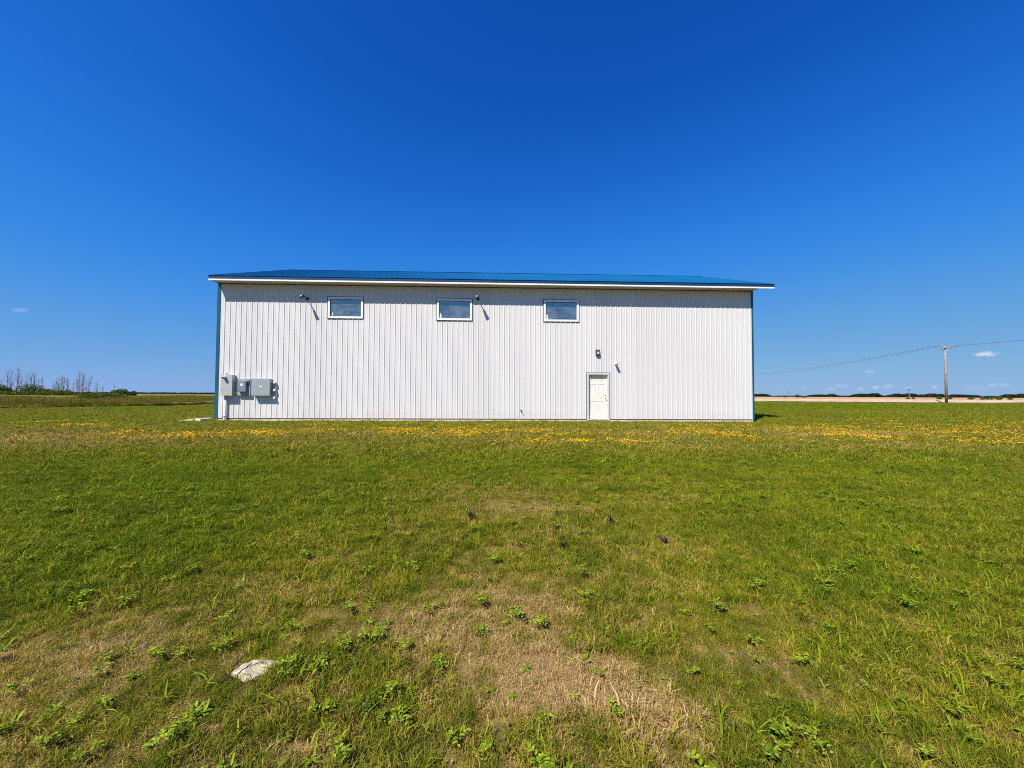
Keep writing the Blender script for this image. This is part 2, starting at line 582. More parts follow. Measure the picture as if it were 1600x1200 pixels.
def gz(x, y):
    z = -0.40 + 0.31 * sstep(0, 14, y)
    z -= 0.035 * sstep(14.5, 16.8, y) * (1 - sstep(28.4, 34, y)) * sstep(-16, -12.6, x) * (1 - sstep(12, 15, x))
    z += 0.012 * noise.noise(Vector((x * 0.9, y * 0.9, 3.1))) + 0.02 * noise.noise(Vector((x * 0.25, y * 0.25, 8.0)))
    s = road_s(x, y)
    z += (0.10 * sstep(-30, -2, s) + 0.50 * sstep(-1.5, 5.0, s)) * sstep(8, 30, x)
    return z


def axis(vals):
    return sorted(set(round(v, 4) for v in vals))


xs = axis(list(np.arange(-30, 30.01, 0.4)) + [s * v for v in (32, 35, 39, 44, 50, 57, 65, 74, 84, 96, 110, 130, 160, 200, 260, 350, 500, 750, 1100, 1700, 2600, 4000) for s in (-1, 1)])
ys = axis(list(np.arange(-8, 24, 0.4)) + list(np.arange(24, 60, 1.0)) + list(np.arange(60, 100, 1.6)) + [105, 112, 120, 135, 160, 200, 260, 350, 500, 750, 1100, 1700, 2600, 4200, -12, -20, -40, -90, -200, -500, -1500])
gm = MB()
gm.v = [(x, y, gz(x, y)) for y in ys for x in xs]
nx = len(xs)
gm.f = [(j * nx + i, j * nx + i + 1, (j + 1) * nx + i + 1, (j + 1) * nx + i) for j in range(len(ys) - 1) for i in range(nx - 1)]
ground = gm.build('ground', M['ground'], smooth=True)
tag(ground, kind='structure')

# road strip and stubble beyond, draped on the terrain
def drape(name, material, s_list, t_list, lift, jag=0.0):
    T = Vector((RN.y, -RN.x, 0))
    mb = MB()
    for i, s in enumerate(s_list):
        for t in t_list:
            jj = (noise.noise(Vector((t * 1.3, 0, 1))) * jag + noise.noise(Vector((t * 0.11, 4, 1))) * jag) if i == 0 else 0
            p = RP + RN * (s + jj) + T * t
            mb.v.append((p.x, p.y, gz(p.x, p.y) + lift))
    n = len(t_list)
    mb.f = [(j * n + i, j * n + i + 1, (j + 1) * n + i + 1, (j + 1) * n + i)[::-1] for j in range(len(s_list) - 1) for i in range(n - 1)]
    return tag(mb.build(name, material, smooth=True), kind='structure')


tl = list(np.arange(-70, 90, 1.0)) + [100, 120, 150, 200, 300, 500]
drape('gravel_road', M['gravel'], [-1.6, -0.6, 0.2, 1.0, 1.8, 2.6, 3.4, 4.2, 5.0, 6, 8, 10], tl, 0.09, 0.35)
drape('stubble_field', M['stubble'], [10.5, 12, 14, 17, 21, 26, 32, 40, 60, 90, 140, 220, 350, 600, 1000, 1800, 3600], [-2500, -1200, -600, -300, -150, -110] + list(np.arange(-70, 90, 4.0)) + [100, 120, 150, 200, 300, 500, 1000, 2500], 0.10)

# narrow strip of washed gravel at the foot of the long wall
gs_ = MB()
GX = list(np.arange(-12.5, 12.01, 0.15))
for x in GX:
    w_ = 0.30 + 0.16 * noise.noise(Vector((x * 1.1, 0, 9))) + 0.10 * noise.noise(Vector((x * 4, 0, 2)))
    for yq, dz in ((17.03, .022), (17.0 - w_ * .5, .018), (17.0 - w_, .004)):
        gs_.v.append((x, yq, gz(x, yq) + dz + 0.008 * noise.noise(Vector((x * 6, yq * 6, 0)))))
gs_.f = [(i * 3 + k + 1, (i + 1) * 3 + k + 1, (i + 1) * 3 + k, i * 3 + k) for i in range(len(GX) - 1) for k in range(2)]
tag(gs_.build('gravel_strip', mat('pinkish_gravel', (0.46, 0.37, 0.31), 0.95, 0, 0.3, 14, 0.9, 40)), kind='structure')

# rough field on the left, a low step up from the lawn
EDGE = [(-400, -60), (-150, 2), (-80, 14), (-52, 20.5), (-44, 23.0), (-38, 26.2), (-34.5, 28.4), (-32.4, 31), (-31.2, 34), (-30.6, 38), (-30, 44), (-29, 52), (-27, 66), (-20, 95), (10, 180), (100, 400), (600, 1600)]


def edge_pts():
    out = []
    for (a, b), (c, d_) in zip(EDGE, EDGE[1:]):
        L = math.hypot(c - a, d_ - b)
        n = max(1, int(L / 0.5)) if L < 60 else 12
        for k in range(n):
            t = k / n
            x, y = a + (c - a) * t, b + (d_ - b) * t
            wv_ = noise.noise(Vector((x * 0.35, y * 0.35, 0))) * 0.9 + noise.noise(Vector((x * 1.3, y * 1.3, 5))) * 0.35
            out.append((x - wv_ * 0.7, y + wv_ * 0.7))
    out.append(EDGE[-1])
    return out


EP = edge_pts()
offs = [0, 0.06, 0.16, 0.32, 0.7, 1.5, 3, 6, 10, 16, 25, 40, 60, 90, 150, 300, 700, 1600, 3500]
rise = [-0.12, 0.10, 0.24, 0.31, 0.34, 0.36, 0.37, 0.38, 0.40, 0.42, 0.45, 0.5, 0.55, 0.6, 0.6, 0.6, 0.6, 0.6, 0.6]


def rough_z(x, y, k=0.34):
    return gz(x, y) + k


rf = MB()
for o_, r_ in zip(offs, rise):
    for (x, y) in EP:
        X, Y = x - o_ * 0.707, y + o_ * 0.707
        rf.v.append((X, Y, gz(X, Y) + r_ + (0.05 * noise.noise(Vector((X * 0.4, Y * 0.4, 2))) if o_ > 0.2 else 0)))
ne = len(EP)
rf.f = [(j * ne + i, j * ne + i + 1, (j + 1) * ne + i + 1, (j + 1) * ne + i) for j in range(len(offs) - 1) for i in range(ne - 1)]
tag(rf.build('rough_field', M['roughsoil'], smooth=True), kind='structure')


# ------------------------------------------------------------------ scatter: one mesh holds the tufts and the points, a node tree instances them
def scatter(name, variants, pts, material, label, cat):
    V, F, tag_, t1, t2 = [], [], [], [], []
    for k, (vs, fs, ta, tb) in enumerate(variants):
        n = len(V)
        V += vs
        F += [tuple(i + n for i in q) for q in fs]
        tag_ += [k] * len(vs)
        t1 += list(ta)
        t2 += list(tb)
    nv = len(V)
    for p in pts:
        V.append((p[0], p[1], p[2]))
        tag_.append(100 + p[5])
    rot = [0.0] * nv + [p[3] for p in pts]
    scl = [1.0] * nv + [p[4] for p in pts]
    t1 += [0.5] * len(pts)
    t2 += [0.5] * len(pts)
    me = bpy.data.meshes.new(name)
    me.from_pydata(V, [], F)
    me.materials.append(material)
    for nm, ty, dat in (('tag', 'INT', tag_), ('rotz', 'FLOAT', rot), ('scl', 'FLOAT', scl), ('tone', 'FLOAT', t1), ('tone2', 'FLOAT', t2)):
        a = me.attributes.new(nm, ty, 'POINT')
        a.data.foreach_set('value', dat)
    o = bpy.data.objects.new(name, me)
    COL.objects.link(o)
    ng = bpy.data.node_groups.new(name + '_nodes', 'GeometryNodeTree')
    ng.interface.new_socket('Geometry', in_out='INPUT', socket_type='NodeSocketGeometry')
    ng.interface.new_socket('Geometry', in_out='OUTPUT', socket_type='NodeSocketGeometry')
    gi = ng.nodes.new('NodeGroupInput')
    gout = ng.nodes.new('NodeGroupOutput')

    def named(nm, ty):
        a = ng.nodes.new('GeometryNodeInputNamedAttribute')
        a.data_type = ty
        a.inputs['Name'].default_value = nm
        return a.outputs['Attribute']
    tg = named('tag', 'INT')
    rz = named('rotz', 'FLOAT')
    sc = named('scl', 'FLOAT')
    cx = ng.nodes.new('ShaderNodeCombineXYZ')
    ng.links.new(rz, cx.inputs[2])
    join = ng.nodes.new('GeometryNodeJoinGeometry')

    def pick(val):
        c = ng.nodes.new('FunctionNodeCompare')
        c.data_type = 'INT'
        c.operation = 'EQUAL'
        ng.links.new(tg, c.inputs[2])
        c.inputs[3].default_value = val
        s = ng.nodes.new('GeometryNodeSeparateGeometry')
        s.domain = 'POINT'
        ng.links.new(gi.outputs[0], s.inputs[0])
        ng.links.new(c.outputs[0], s.inputs[1])
        return s.outputs[0]
    for k in range(len(variants)):
        iop = ng.nodes.new('GeometryNodeInstanceOnPoints')
        ng.links.new(pick(100 + k), iop.inputs['Points'])
        ng.links.new(pick(k), iop.inputs['Instance'])
        ng.links.new(cx.outputs[0], iop.inputs['Rotation'])
        ng.links.new(sc, iop.inputs['Scale'])
        ng.links.new(iop.outputs[0], join.inputs[0])
    ng.links.new(join.outputs[0], gout.inputs[0])
    md = o.modifiers.new('scatter', 'NODES')
    md.node_group = ng
    return tag(o, label, cat, kind='stuff')


def blade_tile(size, n, hmin, hmax, wmin, wmax, lean, seed, tshift=0.0):
    r = np.random.default_rng(seed)
    x = (r.random(n) - 0.5) * size * 1.08
    y = (r.random(n) - 0.5) * size * 1.08
    # clumping
    cl = np.array([noise.noise(Vector((a * 9 + seed, b * 9, 0))) for a, b in zip(x, y)])
    h = (hmin + (hmax - hmin) * r.random(n) ** 1.6) * (0.85 + 1.0 * cl)
    h = np.maximum(h, hmin * 0.6)
    wd = wmin + (wmax - wmin) * r.random(n) ** 1.5
    an = r.random(n) * 2 * np.pi
    fa = r.random(n) * 2 * np.pi
    ln = lean * (0.25 + r.random(n))
    dx, dy = np.cos(an), np.sin(an)
    sx, sy = np.cos(fa), np.sin(fa)
    V = np.zeros((n, 5, 3))
    V[:, 0] = np.c_[x - sx * wd / 2, y - sy * wd / 2, np.full(n, -0.01)]
    V[:, 1] = np.c_[x + sx * wd / 2, y + sy * wd / 2, np.full(n, -0.01)]
    mx, my = x + dx * ln * h * 0.35, y + dy * ln * h * 0.35
    V[:, 2] = np.c_[mx + sx * wd * .45, my + sy * wd * .45, h * 0.6]
    V[:, 3] = np.c_[mx - sx * wd * .45, my - sy * wd * .45, h * 0.6]
    V[:, 4] = np.c_[x + dx * ln * h * 1.1, y + dy * ln * h * 1.1, h * (1.0 - 0.25 * ln)]
    vs = [tuple(p) for p in V.reshape(-1, 3).tolist()]
    fs = []
    for i in range(n):
        a = i * 5
        fs.append((a, a + 1, a + 2, a + 3))
        fs.append((a + 3, a + 2, a + 4))
    ta = np.repeat(np.clip(r.random(n) * 0.8 + 0.1 - cl * 0.25 + tshift, -0.6, 1), 5)
    tb = np.repeat(r.random(n), 5)
    return vs, fs, ta.tolist(), tb.tolist()


def dry_at(x, y):
    v = 0.4
    for (cx, cy, rx, ry, s) in PATCH:
        q = math.hypot((x - cx) / rx, (y - cy) / ry)
        v += s * (1 - sstep(0.1, 1.35, q))
    return v + 0.35 * noise.noise(Vector((x * 1.1, y * 1.1, 7)))


def in_building(x, y, m=0.0):
    return -12.20 - m < x < 11.60 + m and 16.97 - m < y < 28.3 + m


near = [blade_tile(0.5, 8200, 0.015, 0.046, 0.0014, 0.0036, 1.1, 20 + k) for k in range(4)]       # short dry turf
def merge(*ts):
    V, F, A, B = [], [], [], []
    for v, f, a, b in ts:
        n = len(V)
        V += v
        F += [tuple(i + n for i in q) for q in f]
        A += a
        B += b
    return V, F, A, B


near = [merge(t, blade_tile(0.5, 24, 0.03, 0.065, 0.003, 0.006, 1.0, 80 + k, -.4)) for k, t in enumerate(near)]
near += [blade_tile(0.5, 5200, 0.022, 0.070, 0.0016, 0.0052, 0.9, 30 + k) for k in range(4)]     # lusher turf
near = near[:4] + [merge(t, blade_tile(0.5, 170, 0.045, 0.11, 0.005, 0.011, 0.95, 90 + k, -.45)) for k, t in enumerate(near[4:])]
mid = [merge(blade_tile(0.6, 1700, 0.03, 0.085, 0.005, 0.011, 0.9, 40 + k), blade_tile(0.6, 70, 0.06, 0.12, 0.010, 0.022, 1.0, 50 + k, -.4)) for k in range(3)]
pts = []
yy = 0.6
while yy < 7.5:
    lim = 1.5 * yy + 1.6
    for xx in np.arange(-lim, lim, 0.46):
        x, y = xx + random.uniform(-.04, .04), yy + random.uniform(-.04, .04)
        dr = dry_at(x, y) + random.uniform(-.12, .12)
        v = random.randrange(4) + (0 if dr > 0.55 else 4)
        pts.append((x, y, gz(x, y), random.randrange(4) * math.pi / 2 + random.uniform(-.1, .1), random.uniform(0.85, 1.15), v))
    yy += 0.46
while yy < 34:
    lim = 1.5 * yy + 1.5
    for xx in np.arange(-lim, lim, 0.56 if yy < 18 else 0.75):
        x, y = xx + random.uniform(-.05, .05), yy + random.uniform(-.05, .05)
        if in_building(x, y, 0.42):
            continue
        if y > 18 and -12 * y / 17 < x < 11.5 * y / 17:
            continue
        pts.append((x, y, gz(x, y), random.randrange(4) * math.pi / 2, random.uniform(0.8, 1.2) * (1.0 if yy < 18 else 1.2), 8 + random.randrange(3)))
    yy += 0.56 if yy < 18 else 0.75
while yy < 66:
    for xx in np.arange(-1.5 * yy, 1.5 * yy, 1.15):
        x, y = xx + random.uniform(-.3, .3), yy + random.uniform(-.3, .3)
        if -12 * y / 17 - .5 < x < 11.5 * y / 17 - 1 or x < -27.5 or road_s(x, y) > -1.4:
            continue
        pts.append((x, y, gz(x, y), random.uniform(0, 6.28), random.uniform(1.5, 2.1), 8 + random.randrange(3)))
    yy += 1.15
# scruffy strip against the foundation
for k in range(110):
    x = random.uniform(-12.3, 11.6)
    y = 16.97 - abs(random.gauss(0, .16))
    if noise.noise(Vector((x * .8, 0, 44))) + random.uniform(-.3, .3) > -.05 and not 3.9 < x < 5.0:
        pts.append((x, y - .12, gz(x, y) - .01, random.uniform(0, 6.28), random.uniform(.35, .8), 8 + random.randrange(3)))
scatter('grass', near + mid, pts, M['lawn'], 'mown patchy lawn of green and dried grass all around the building', 'grass')

# tall rough grass on the left field
tall = [blade_tile(1.6, 900, 0.10, 0.42, 0.010, 0.026, 0.5, 60 + k) for k in range(3)]
pts = []
for i in range(0, len(EP) - 1):
    x, y = EP[i]
    if not (-75 < x < -20 and y < 75):
        continue
    o_ = 0.0
    while o_ < 46:
        X, Y = x - (o_ + 0.2) * 0.707 + random.uniform(-.3, .3), y + (o_ + 0.2) * 0.707 + random.uniform(-.3, .3)
        if random.random() < (1.0 if o_ < 1 else 0.55):
            s_ = random.uniform(0.35, 1.0) * (1 + 0.9 * noise.noise(Vector((X * .15, Y * .15, 0))))
            if o_ < 0.3:
                s_ *= 0.7
            pts.append((X, Y, rough_z(X, Y, 0.30 + 0.003 * min(o_, 40)), random.uniform(0, 6.28), s_, random.randrange(3)))
        o_ += 0.9 + o_ * 0.06
scatter('tall_grass', tall, pts, M['rough'], 'tall unmown brown and green grass on the field left of the lawn', 'grass')


# small broadleaf weeds and clover strewn through the turf
def leaf(mb, tones, base, az_, length, width, up, curl, rnd, lobes=0):
    d_ = Vector((math.cos(az_), math.sin(az_), 0))
    s_ = Vector((-d_.y, d_.x, 0))
    n = 6 if lobes else 4
    L = []
    Rr = []
    for i in range(n + 1):
        t = i / n
        c = base + d_ * (length * t) + Vector((0, 0, length * (up * t - curl * t * t)))
        wv_ = width * math.sin(math.pi * (0.08 + 0.92 * t) ** 0.9) * 0.5 + 0.0008
        if lobes and i % 2 == 1:
            wv_ *= 1.6
        elif lobes:
            wv_ *= 0.55
        dz = Vector((0, 0, wv_ * 0.45))
        L.append(c + s_ * wv_ + dz)
        Rr.append(c - s_ * wv_ + dz)
    n0 = len(mb.v)
    for i in range(n + 1):
        c = base + d_ * (length * i / n) + Vector((0, 0, length * (up * (i / n) - curl * (i / n) ** 2)))
        mb.v += [tuple(L[i]), tuple(c), tuple(Rr[i])]
        tones += [rnd] * 3
    for i in range(n):
        a = n0 + i * 3
        mb.f.append((a, a + 1, a + 4, a + 3))
        mb.f.append((a + 1, a + 2, a + 5, a + 4))


def rosette(seed, n=10, L=0.07, W=0.02, lobes=1, up=0.55):
    r = random.Random(seed)
    mb, tn = MB(), []
    for i in range(n):
        leaf(mb, tn, Vector((r.uniform(-.006, .006), r.uniform(-.006, .006), 0.0)), i * 2.4 + r.uniform(-.4, .4), L * r.uniform(.55, 1.1), W * r.uniform(.7, 1.2), up * r.uniform(.5, 1.5), r.uniform(.2, .7), r.random(), lobes)
    return mb.v, mb.f, tn, tn


def sprig(seed, n=9, L=0.10):
    """a creeping stem with small oval leaves"""
    r = random.Random(seed)
    mb, tn = MB(), []
    for k in range(n):
        a = r.uniform(0, 6.28)
        for j in range(1, 6):
            b = Vector((math.cos(a) * L * j / 5, math.sin(a) * L * j / 5, 0.012 + 0.035 * math.sin(j / 5 * 2.4) + r.uniform(-.004, .008)))
            leaf(mb, tn, b, a + r.choice((-1, 1)) * r.uniform(.6, 1.3), r.uniform(.014, .026), r.uniform(.008, .014), r.uniform(.2, .7), .3, r.random())
    return mb.v, mb.f, tn, tn


wv_var = [rosette(1, 9, .036, .010), rosette(2, 12, .030, .008, 0), sprig(3, 7, .04), sprig(4, 8, .05), rosette(5, 7, .055, .007, 0, .9)]
pts = []
for k in range(9000):
    y = 1.15 + 12.5 * random.random() ** 1.35
    x = random.uniform(-1.45 * y - .3, 1.45 * y + .3)
    cl = noise.noise(Vector((x * 0.9, y * 0.9, 21)))
    if (cl + random.uniform(-.35, .35) > 0.12) if y > 4.2 else (random.random() < (.16 if x > 0 or y > 2.4 else .24)):
        pts.append((x, y, gz(x, y) + 0.016, random.uniform(0, 6.28), random.uniform(.45, 1.1) * (1 + y * 0.02), random.randrange(5)))
scatter('ground_weeds', wv_var, pts, M['weedleaf'], 'small broadleaf weeds and clover growing through the lawn', 'weeds')

# ------------------------------------------------------------------ yellow wildflowers in a band before the wall
def flower(seed):
    r = random.Random(seed)
    mb = MB()
    tn = []
    for k in range(3 + seed % 2):
        cx, cy, cz = r.uniform(-.06, .06), r.uniform(-.06, .06), r.uniform(.04, .075)
        tilt = Vector((r.uniform(-.6, .6), r.uniform(-.9, .2), 1)).normalized()
        e1 = tilt.cross(Vector((1, 0, 0))).normalized()
        e2 = tilt.cross(e1)
        n0 = len(mb.v)
        mb.v.append((cx, cy, cz))
        for i in range(10):
            rad = (0.0155 if i % 2 == 0 else 0.0085) * r.uniform(.9, 1.1)
            p = Vector((cx, cy, cz)) + (e1 * math.cos(i * .628) + e2 * math.sin(i * .628)) * rad + tilt * 0.004
            mb.v.append(tuple(p))
        mb.f += [(n0, n0 + 1 + i, n0 + 1 + (i + 1) % 10) for i in range(10)]
        tn += [r.random()] * 11
    return mb.v, mb.f, tn, tn


def fl_density(x, y):
    c = 0.5 + 0.75 * noise.noise(Vector((x * 0.55, y * 0.9, 31))) + 0.45 * noise.noise(Vector((x * 1.7, y * 2.2, 33)))
    v = 0.0
    for (cx, cy, rx, ry, s) in FL:
        q = math.hypot((x - cx) / rx, (y - cy) / ry)
        v = max(v, s * (1 - sstep(0.25, 1.1, q)))
    return v * 1.7 * max(0.0, c - 0.34)


FL = [(-8.7, 11.2, 3.4, 1.3, 1.9), (-3.7, 11.8, 4.8, 1.2, 1.7), (0.5, 11.3, 3.5, 1.6, 1.7), (2.2, 9.6, 2.8, .9, 1.6), (6.2, 11.2, 4.8, 1.7, 1.6),
      (11.5, 12.0, 5.0, 2.6, 1.1), (17, 13.0, 6, 3.0, .55), (13.6, 9.8, 3, .9, .8), (-17.6, 15.4, 2.6, 0.8, 1.1), (-14.4, 13.6, 2.4, .7, 1.1), (-12.2, 10.0, 1.5, .45, .8), (-38, 29.0, 10, 1.3, .7),
      (-26.5, 39, 3.2, 4.4, 1.4), (21, 17, 7, 3.4, .5), (0, 14.4, 12, 1.8, .45), (-14, 16.3, 2, 2.5, .3), (26, 26, 8, 5, .4)]
pts = []
for (cx, cy, rx, ry, s) in FL:
    n = int(rx * ry * 3.6 * 160)
    for k in range(n):
        x = cx + random.uniform(-1.1, 1.1) * rx
        y = cy + random.uniform(-1.1, 1.1) * ry
        if in_building(x, y, .3):
            continue
        if random.random() < fl_density(x, y) * 0.75:
            pts.append((x, y, gz(x, y), random.uniform(0, 6.28), random.uniform(.75, 1.25), random.randrange(3)))
scatter('wildflowers', [flower(1), flower(2), flower(3)], pts, M['petal'], 'band of low yellow wildflowers in the grass before the building', 'wildflowers')

# ------------------------------------------------------------------ the building
XL, XR, YF, YB, ZT = -12.164, 11.556, 17.0, 28.16, 5.843
EL, ER, YE, ZE, YR, ZR = -12.25, 12.25, 16.51, 6.045, 22.58, 8.267
SL = (ZR - ZE) / (YR - YE)
bld = empty('workshop_building', (0, 22.5, 0), 'long white ribbed steel workshop with blue metal roof and blue corner trim', 'building')

OPEN = [(-7.47, -5.946, 4.37, 5.31), (-2.729, -1.181, 4.341, 5.306), (2.008, 3.579, 4.339, 5.313), (3.952, 4.957, -0.05, 2.058)]


def profile(L, cuts=()):
    """rib outline along the wall: (distance, height)"""
    P = 0.2286
    out = []
    n = int(L / P) + 2
    for k in range(-1, n):
        o_ = k * P + 0.04
        for dx_, hh in ((0.0, 0), (0.014, .019), (0.034, .019), (0.048, 0), (0.094, 0), (0.101, .004), (0.113, .004), (0.120, 0), (0.156, 0), (0.163, .004), (0.175, .004), (0.182, 0)):
            out.append((o_ + dx_, hh))

    def hat(x):
        for (a, b), (c, d_) in zip(out, out[1:]):
            if a <= x <= c:
                return b + (d_ - b) * (x - a) / (c - a)
        return 0
    pts_ = [q for q in out if 0 < q[0] < L] + [(0, hat(0)), (L, hat(L))]
    for c in cuts:
        pts_.append((c, hat(c)))
    pts_ = sorted(set(pts_))
    res = [pts_[0]]
    for q in pts_[1:]:
        if q[0] - res[-1][0] > 1e-5:
            res.append(q)
    return res


def ribbed_wall(name, a, b, z0, top, normal, parent, holes=()):
    a, b = Vector(a), Vector(b)
    L = (b - a).length
    d_ = (b - a).normalized()
    nrm = Vector(normal)
    cuts = [c for h in holes for c in (h[0], h[1])]
    pr = profile(L, cuts)
    mb = MB()
    for (x0, h0), (x1, h1) in zip(pr, pr[1:]):
        xm = (x0 + x1) / 2
        spans = [(z0, None)]
        for hx0, hx1, hz0, hz1 in holes:
            if hx0 < xm < hx1:
                spans = ([(z0, hz0)] if hz0 > z0 else []) + [(hz1, None)]
        for s0, s1 in spans:
            p0 = a + d_ * x0 + nrm * h0
            p1 = a + d_ * x1 + nrm * h1
            t0 = top(x0) if s1 is None else s1
            t1 = top(x1) if s1 is None else s1
            mb.poly([(p0.x, p0.y, s0), (p1.x, p1.y, s0), (p1.x, p1.y, t1), (p0.x, p0.y, t0)])
    return mb.build(name, M['siding'], parent)


holes = [(x0 - XL, x1 - XL, z0, z1) for x0, x1, z0, z1 in OPEN]
ribbed_wall('siding', (XL, YF, 0), (XR, YF, 0), 0.0, lambda s: ZT, (0, -1, 0), bld, holes)
ribbed_wall('siding', (XR, YB, 0), (XL, YB, 0), 0.0, lambda s: ZT, (0, 1, 0), bld)
gtop = lambda s: ZE + 0.40 * 0 + SL * (YR - YE) * (1 - abs(s - (YR - YF)) / (YR - YF + 0.49)) - 0.03
ribbed_wall('siding', (XR, YF, 0), (XR, YB, 0), 0.0, gtop, (1, 0, 0), bld)
ribbed_wall('siding', (XL, YB, 0), (XL, YF, 0), 0.0, gtop, (-1, 0, 0), bld)

# footing
m_ = MB()
m_.box(XL + .02, XR - .02, YF + .012, YF + .25, -0.5, 0.001)
m_.box(XL + .02, XR - .02, YB - .25, YB - .012, -0.5, 0.001)
m_.box(XL + .02, XL + .25, YF + .25, YB - .25, -0.5, 0.0)
m_.box(XR - .25, XR - .02, YF + .25, YB - .25, -0.5, 0.0)
m_.build('foundation', M['concrete'], bld)
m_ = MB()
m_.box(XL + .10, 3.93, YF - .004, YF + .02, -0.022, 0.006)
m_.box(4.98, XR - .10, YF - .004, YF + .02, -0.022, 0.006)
m_.build('base_shade_strip', M['dark'], bld)  # added dark strip that paints the shadow line under the siding
# dark interior slab so nothing shines through the panes
m_ = MB()
m_.box(XL + .3, XR - .3, YF + .3, YB - .3, -0.05, 0.004)
m_.build('floor_slab', mat('interior_concrete', (0.12, 0.12, 0.12), 0.9, 0, .1), bld)

# corner trims, L shaped
for s in (0, 1):
    m_ = MB()
    x = XL if s == 0 else XR
    sg = 1 if s == 0 else -1
    o_ = 0.026
    a_, b_ = sorted((x - sg * o_, x + sg * (0.10 if s == 0 else 0.06)))
    m_.box(a_, b_, YF - o_, YF - o_ + 0.004, -0.02, ZT - 0.002)
    a_, b_ = sorted((x - sg * o_, x - sg * o_ + sg * 0.004))
    m_.box(a_, b_, YF - o_ + 0.004, YF + 0.12, -0.02, ZT - 0.002)
    m_.build('corner_trim', M['blue'], bld)


def roof_slope(y0, z0, y1, z1, sgn):
    """ribbed sheet from eave (y0,z0) to ridge (y1,z1)"""
    pr = profile(ER - EL)
    mb = MB()
    nv = Vector((0, -(z1 - z0) * sgn, abs(y1 - y0))).normalized()
    n0 = 0
    for x, h in pr:
        for (yy_, zz_) in ((y0, z0), (y1, z1)):
            mb.v.append((EL + x, yy_ + nv.y * (h + .004), zz_ + nv.z * (h + .004)))
        for (yy_, zz_) in ((y0, z0), (y1, z1)):
            mb.v.append((EL + x, yy_, zz_))
    for i in range(len(pr) - 1):
        a = i * 4
        q = [(a, a + 4, a + 5, a + 1), (a + 2, a + 3, a + 7, a + 6), (a, a + 2, a + 6, a + 4)]
        mb.f += q if sgn > 0 else [t[::-1] for t in q]
    return mb


OV = 0.035
rf_ = roof_slope(YE - OV, ZE - OV * SL, YR, ZR, 1)
roof = rf_.build('roof', M['roofblue'], bld)
roof_slope(2 * YR - YE + OV, ZE - OV * SL, YR, ZR, -1).build('roof', M['roofblue'], bld)
m_ = MB()
c_ = 0.20
m_.poly([(EL, YR - c_, ZR - c_ * SL + .030), (ER, YR - c_, ZR - c_ * SL + .030), (ER, YR, ZR + .034), (EL, YR, ZR + .034)])
m_.poly([(EL, YR, ZR + .034), (ER, YR, ZR + .034), (ER, YR + c_, ZR - c_ * SL + .030), (EL, YR + c_, ZR - c_ * SL + .030)])
m_.build('ridge_cap', M['roofblue'], bld)
# fascias: blue drip edge over a white board, each eave; soffits
YE2 = 2 * YR - YE
m_ = MB()
m_.box(EL + .01, ER - .01, YE - .016, YE, ZT + .066, ZE - .004)
m_.build('drip_edge', M['navy'], bld)
m_ = MB()
m_.box(EL + .012, ER - .012, YE - .010, YE + .02, ZT - .006, ZT + .065)
m_.build('fascia_board', M['white'], bld)
m_ = MB()
m_.box(EL + .012, ER - .012, YE2 - .02, YE2 + .010, ZT - .006, ZE - .004)
m_.build('fascia_board', M['white'], bld)
m_ = MB()
m_.box(XL - .03, XR + .03, YE + .021, YF - .03, ZT, ZT + .012)
m_.build('soffit', M['soffit'], bld)
m_ = MB()
m_.box(XL - .03, XR + .03, YB + .03, YE2 - .021, ZT, ZT + .012)
m_.build('soffit', M['soffit'], bld)
m_ = MB()
m_.box(XL + .11, XR - .07, YF - .029, YF - .02, ZT - .028, ZT - .001)
m_.build('soffit_channel', M['brown'], bld)
# rake boards and overhang underside at both gables
for x0, x1 in ((EL + .003, XL - .002), (XR + .030, ER - .003)):
    for sgn in (1, -1):
        ya = YE + .02 if sgn > 0 else YE2 - .02
        m_ = MB()
        za = ZE + .02 * SL
        dz = -0.012
        pts_ = [(x0, ya, za + dz), (x1, ya, za + dz), (x1, YR, ZR + dz), (x0, YR, ZR + dz)]
        low = [(p[0], p[1], p[2] - .16) for p in pts_]
        m_.mesh(pts_ + low, [(0, 1, 2, 3), (7, 6, 5, 4), (0, 4, 5, 1), (1, 5, 6, 2), (3, 2, 6, 7), (0, 3, 7, 4)])
        m_.build('rake_board', M['navy'], bld)

